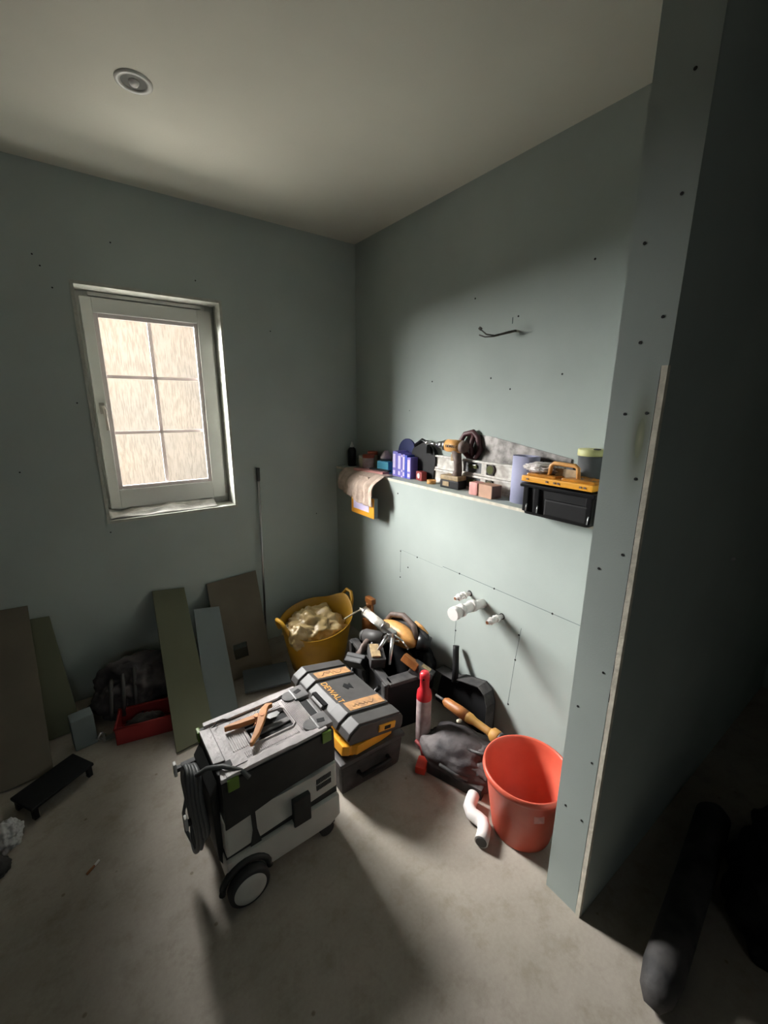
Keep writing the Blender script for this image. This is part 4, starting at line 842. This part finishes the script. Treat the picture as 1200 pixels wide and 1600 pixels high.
# hand saw
hs = thing('hand_saw', 'hand saw with dark red handle and rusty blade leaning on the wall behind the levels', 'hand saw', (0, 0, 0))
b = MB(); b.prism([(1.40, 1.368), (1.30, 1.362), (0.90, 1.300), (0.90, 1.272), (1.15, 1.245), (1.40, 1.215)], 1.566, 1.5685, YZ); b.build('blade', 'saw_blade', hs)
b = MB(); b.tube([(1.555, 1.372, 1.355), (1.553, 1.40, 1.378), (1.550, 1.45, 1.365), (1.550, 1.475, 1.33), (1.550, 1.462, 1.29), (1.550, 1.425, 1.262), (1.553, 1.375, 1.258), (1.555, 1.352, 1.30)], 0.013, n=10, closed=True)
b.tube([(1.553, 1.395, 1.365), (1.552, 1.41, 1.31), (1.552, 1.395, 1.262)], 0.012, n=8); b.build('handle', 'saw_handle', hs)
# pink packet and carton
t = tag(MB().box((0, 0, 0.030), (0.055, 0.050, 0.060), bev=0.010).build('wrapped_packet', 'pinkish', loc=(1.470, 1.285, Z0)), 'pink wrapped packet on the ledge left of the brown carton', 'packet')
t = thing('open_carton', 'small brown carton with open end lying at the front of the ledge', 'carton', (1.475, 1.215, Z0), math.radians(-6))
b = MB(); b.box((0, 0, 0.029), (0.06, 0.085, 0.058), bev=0.002); b.build('carton_body', 'carton', t)
b = MB(); b.box((-0.002, -0.0435, 0.030), (0.054, 0.003, 0.052)); b.build('open_end', 'carton_dark', t)
# lilac paper roll
t = thing('paper_roll', 'lilac grey roll of lining paper standing upright on the ledge', 'roll', (1.508, 1.065, Z0))
b = MB(); pts = []; N = 90
for i in range(N):
    a = 2*PI*2.6*i/N; r = 0.030+0.016*i/N; pts.append((r*math.cos(a+2.4), r*1.35*math.sin(a+2.4)))
outer = pts; inner = [(x*0.955, y*0.955) for x, y in pts]; vsn = []; fc = []
for z in (0, 0.196):
    for p in outer: vsn.append(Vector((p[0], p[1], z)))
for i in range(N-1): fc.append([i, i+1, N+i+1, N+i])
b._add(vsn, fc, None, True); o = b.build('paper', 'lilac', t); o.modifiers.new('s', 'SOLIDIFY').thickness = 0.0016
# grey toolbox under orange organiser
cs = thing('organiser_case', 'black plastic case with metal wire latches overhanging the ledge beside the partition', 'tool case', (1.408, 0.815, Z0), 0)
b = MB(); b.box((0, 0, 0.060), (0.134, 0.27, 0.118), bev=0.012, taper=0.93); b.box((-0.066, -0.045, 0.045), (0.018, 0.16, 0.060), bev=0.006); b.build('body', 'black', cs)
b = MB()
for y in (-0.125, 0.07, 0.115): b.box((-0.067, y, 0.065), (0.014, 0.022, 0.10), bev=0.004)
b.box((-0.060, 0.0, 0.112), (0.030, 0.285, 0.014), bev=0.004); b.build('rib', 'black_gloss', cs)
b = MB(); 
for y in (0.108, 0.062, -0.128): b.cyl((-0.0765, y, 0.018), (-0.0765, y-0.003, 0.045), 0.0022, n=6)
b.build('wire_latch', 'steel', cs)
oc = thing('parts_organiser', 'amber orange parts organiser with a raised carry handle lying on the black case', 'organiser', (1.405, 0.82, Z0+0.1225), (0, math.radians(1.5), 0))
b = MB(); b.box((0, 0, 0.012), (0.138, 0.272, 0.022), bev=0.005); b.build('base', 'orange', oc)
b = MB()
for y in (-0.072, 0.068): b.box((0.004, y, 0.026), (0.112, 0.118, 0.012), bev=0.005)
b.build('lid', 'amber_clear', oc)
b = MB(); 
for y in (-0.110, -0.095, -0.015, 0.0, 0.03, 0.11): b.box((-0.0700, y, 0.012), (0.003, 0.008, 0.006))
b.build('catch_mark', 'carton_dark', oc)
b = MB(); b.tube([(-0.02, 0.055, 0.022), (-0.02, 0.050, 0.066), (-0.02, 0.040, 0.074), (-0.02, -0.040, 0.074), (-0.02, -0.052, 0.066), (-0.02, -0.058, 0.022)], 0.0075, n=10); b.build('handle', 'tool_yellow', oc)
b = MB(); b.box((0.0, 0.0, 0.042), (0.006, 0.085, 0.030), bev=0.002); b.build('handle_plate', 'dewalt_dust', oc)
o = MB().blob((0, 0, 0), (0.055, 0.075, 0.020), amp=0.25, fr=3, seed=12, sub=5, flat=False).build('clear_bag', 'clear', loc=(1.425, 0.925, Z0+0.170)); tag(o, 'crinkled clear bag of fixings lying on the left end of the orange organiser', 'plastic bag')
t = thing('lidded_tub', 'dark grey tub with a pale yellow lid on the ledge behind the orange organiser', 'tub', (1.518, 0.735, Z0+0.0))
t.location = (1.522, 0.80, Z0); 
b = MB(); b.lathe([(0.0001, 0.0), (0.036, 0.0), (0.044, 0.235), (0.0001, 0.235)], n=32); b.build('tub_body', 'tub_grey', t)
b = MB(); b.lathe([(0.046, 0.222), (0.047, 0.226), (0.047, 0.243), (0.044, 0.246), (0.0001, 0.247)], n=32); b.build('lid', 'lime', t)
b = MB(); b.box((-0.02, -0.03, 0.248), (0.02, 0.018, 0.003), bev=0.001); b.build('lid_hole', 'black', t)
# black-handled hard case behind, dark part between roll and yellow-lid tub
t = thing('float_blade', 'black rectangular trowel case leaning on the wall behind the clear bag', 'tool case', (1.553, 0.955, Z0))
b = MB(); b.box((0, 0, 0.085), (0.02, 0.16, 0.17), bev=0.004); b.build('case_body', 'tub_grey', t)
b = MB(); b.box((-0.0112, -0.035, 0.158), (0.002, 0.028, 0.024)); b.build('label_panel', 'level_white', t)

# ------------------------------------------------------------------ rag and orange packet hanging over the ledge
# rag: draped sheet
b = MB(); nu, nv = 48, 30; pts = []; fc = []
for i in range(nu+1):
    u = i/nu; y = 2.315-0.42*u
    drop = 0.110+0.050*min(1, u*1.6)-0.01*max(0, u-0.8)
    for j in range(nv+1):
        v = j/nv; s_ = v*(0.055+drop+0.02)
        if s_ < 0.055: x = HX+0.050-s_; z = Z0+0.004
        else:
            q = s_-0.055; x = HX-0.005-0.088*math.sin(min(1, q/0.10)*PI/2)*(0.75+0.25*u); z = Z0+0.004-q**1.15*1.2
            y_ = 0
        f1 = (noise.noise(Vector((u*9, v*1.4, 3)))*0.016+noise.noise(Vector((u*24+v*3, v*2.5, 8)))*0.010)*min(1, v*2); f2 = math.sin(u*30+v*5+3*noise.noise(Vector((u*4, v*3, 1))))*0.0045*min(1, v*2)
        pts.append(Vector((x-f1-f2-0.004*v, y+0.01*v*math.sin(u*7), z+f2*0.6)))
for i in range(nu):
    for j in range(nv): fc.append([i*(nv+1)+j, (i+1)*(nv+1)+j, (i+1)*(nv+1)+j+1, i*(nv+1)+j+1])
b._add(pts, fc, None, True); o = b.build('rag', 'cloth'); o.modifiers.new('s', 'SOLIDIFY').thickness = 0.003
tag(o, 'beige dust sheet rag draped over the corner end of the ledge', 'rag')
t = thing('sandpaper_packet', 'orange edged packet with pale label hanging under the beige rag', 'packet', (1.352, 2.035, 0.925), math.radians(0))
b = MB(); b.box((0, 0, 0), (0.026, 0.235, 0.115), rot=(0, 0, 0), bev=0.002); b.build('packet_body', 'case_grey', t).data.materials[0] = M['board_blue']
b = MB(); b.box((-0.0145, 0, 0), (0.003, 0.237, 0.117)); b.build('orange_front', 'orange', t)
b = MB(); b.box((-0.0168, 0.012, 0.006), (0.0016, 0.165, 0.070)); b.build('label_panel', 'can_white', t).data.materials[0] = M['violet_pale']
b = MB(); b.box((0.008, 0.02, 0.105), (0.004, 0.10, 0.13)); b.box((0.035, 0.02, 0.1665), (0.055, 0.10, 0.003)); b.build('hanging_flap', 'cloth', t)
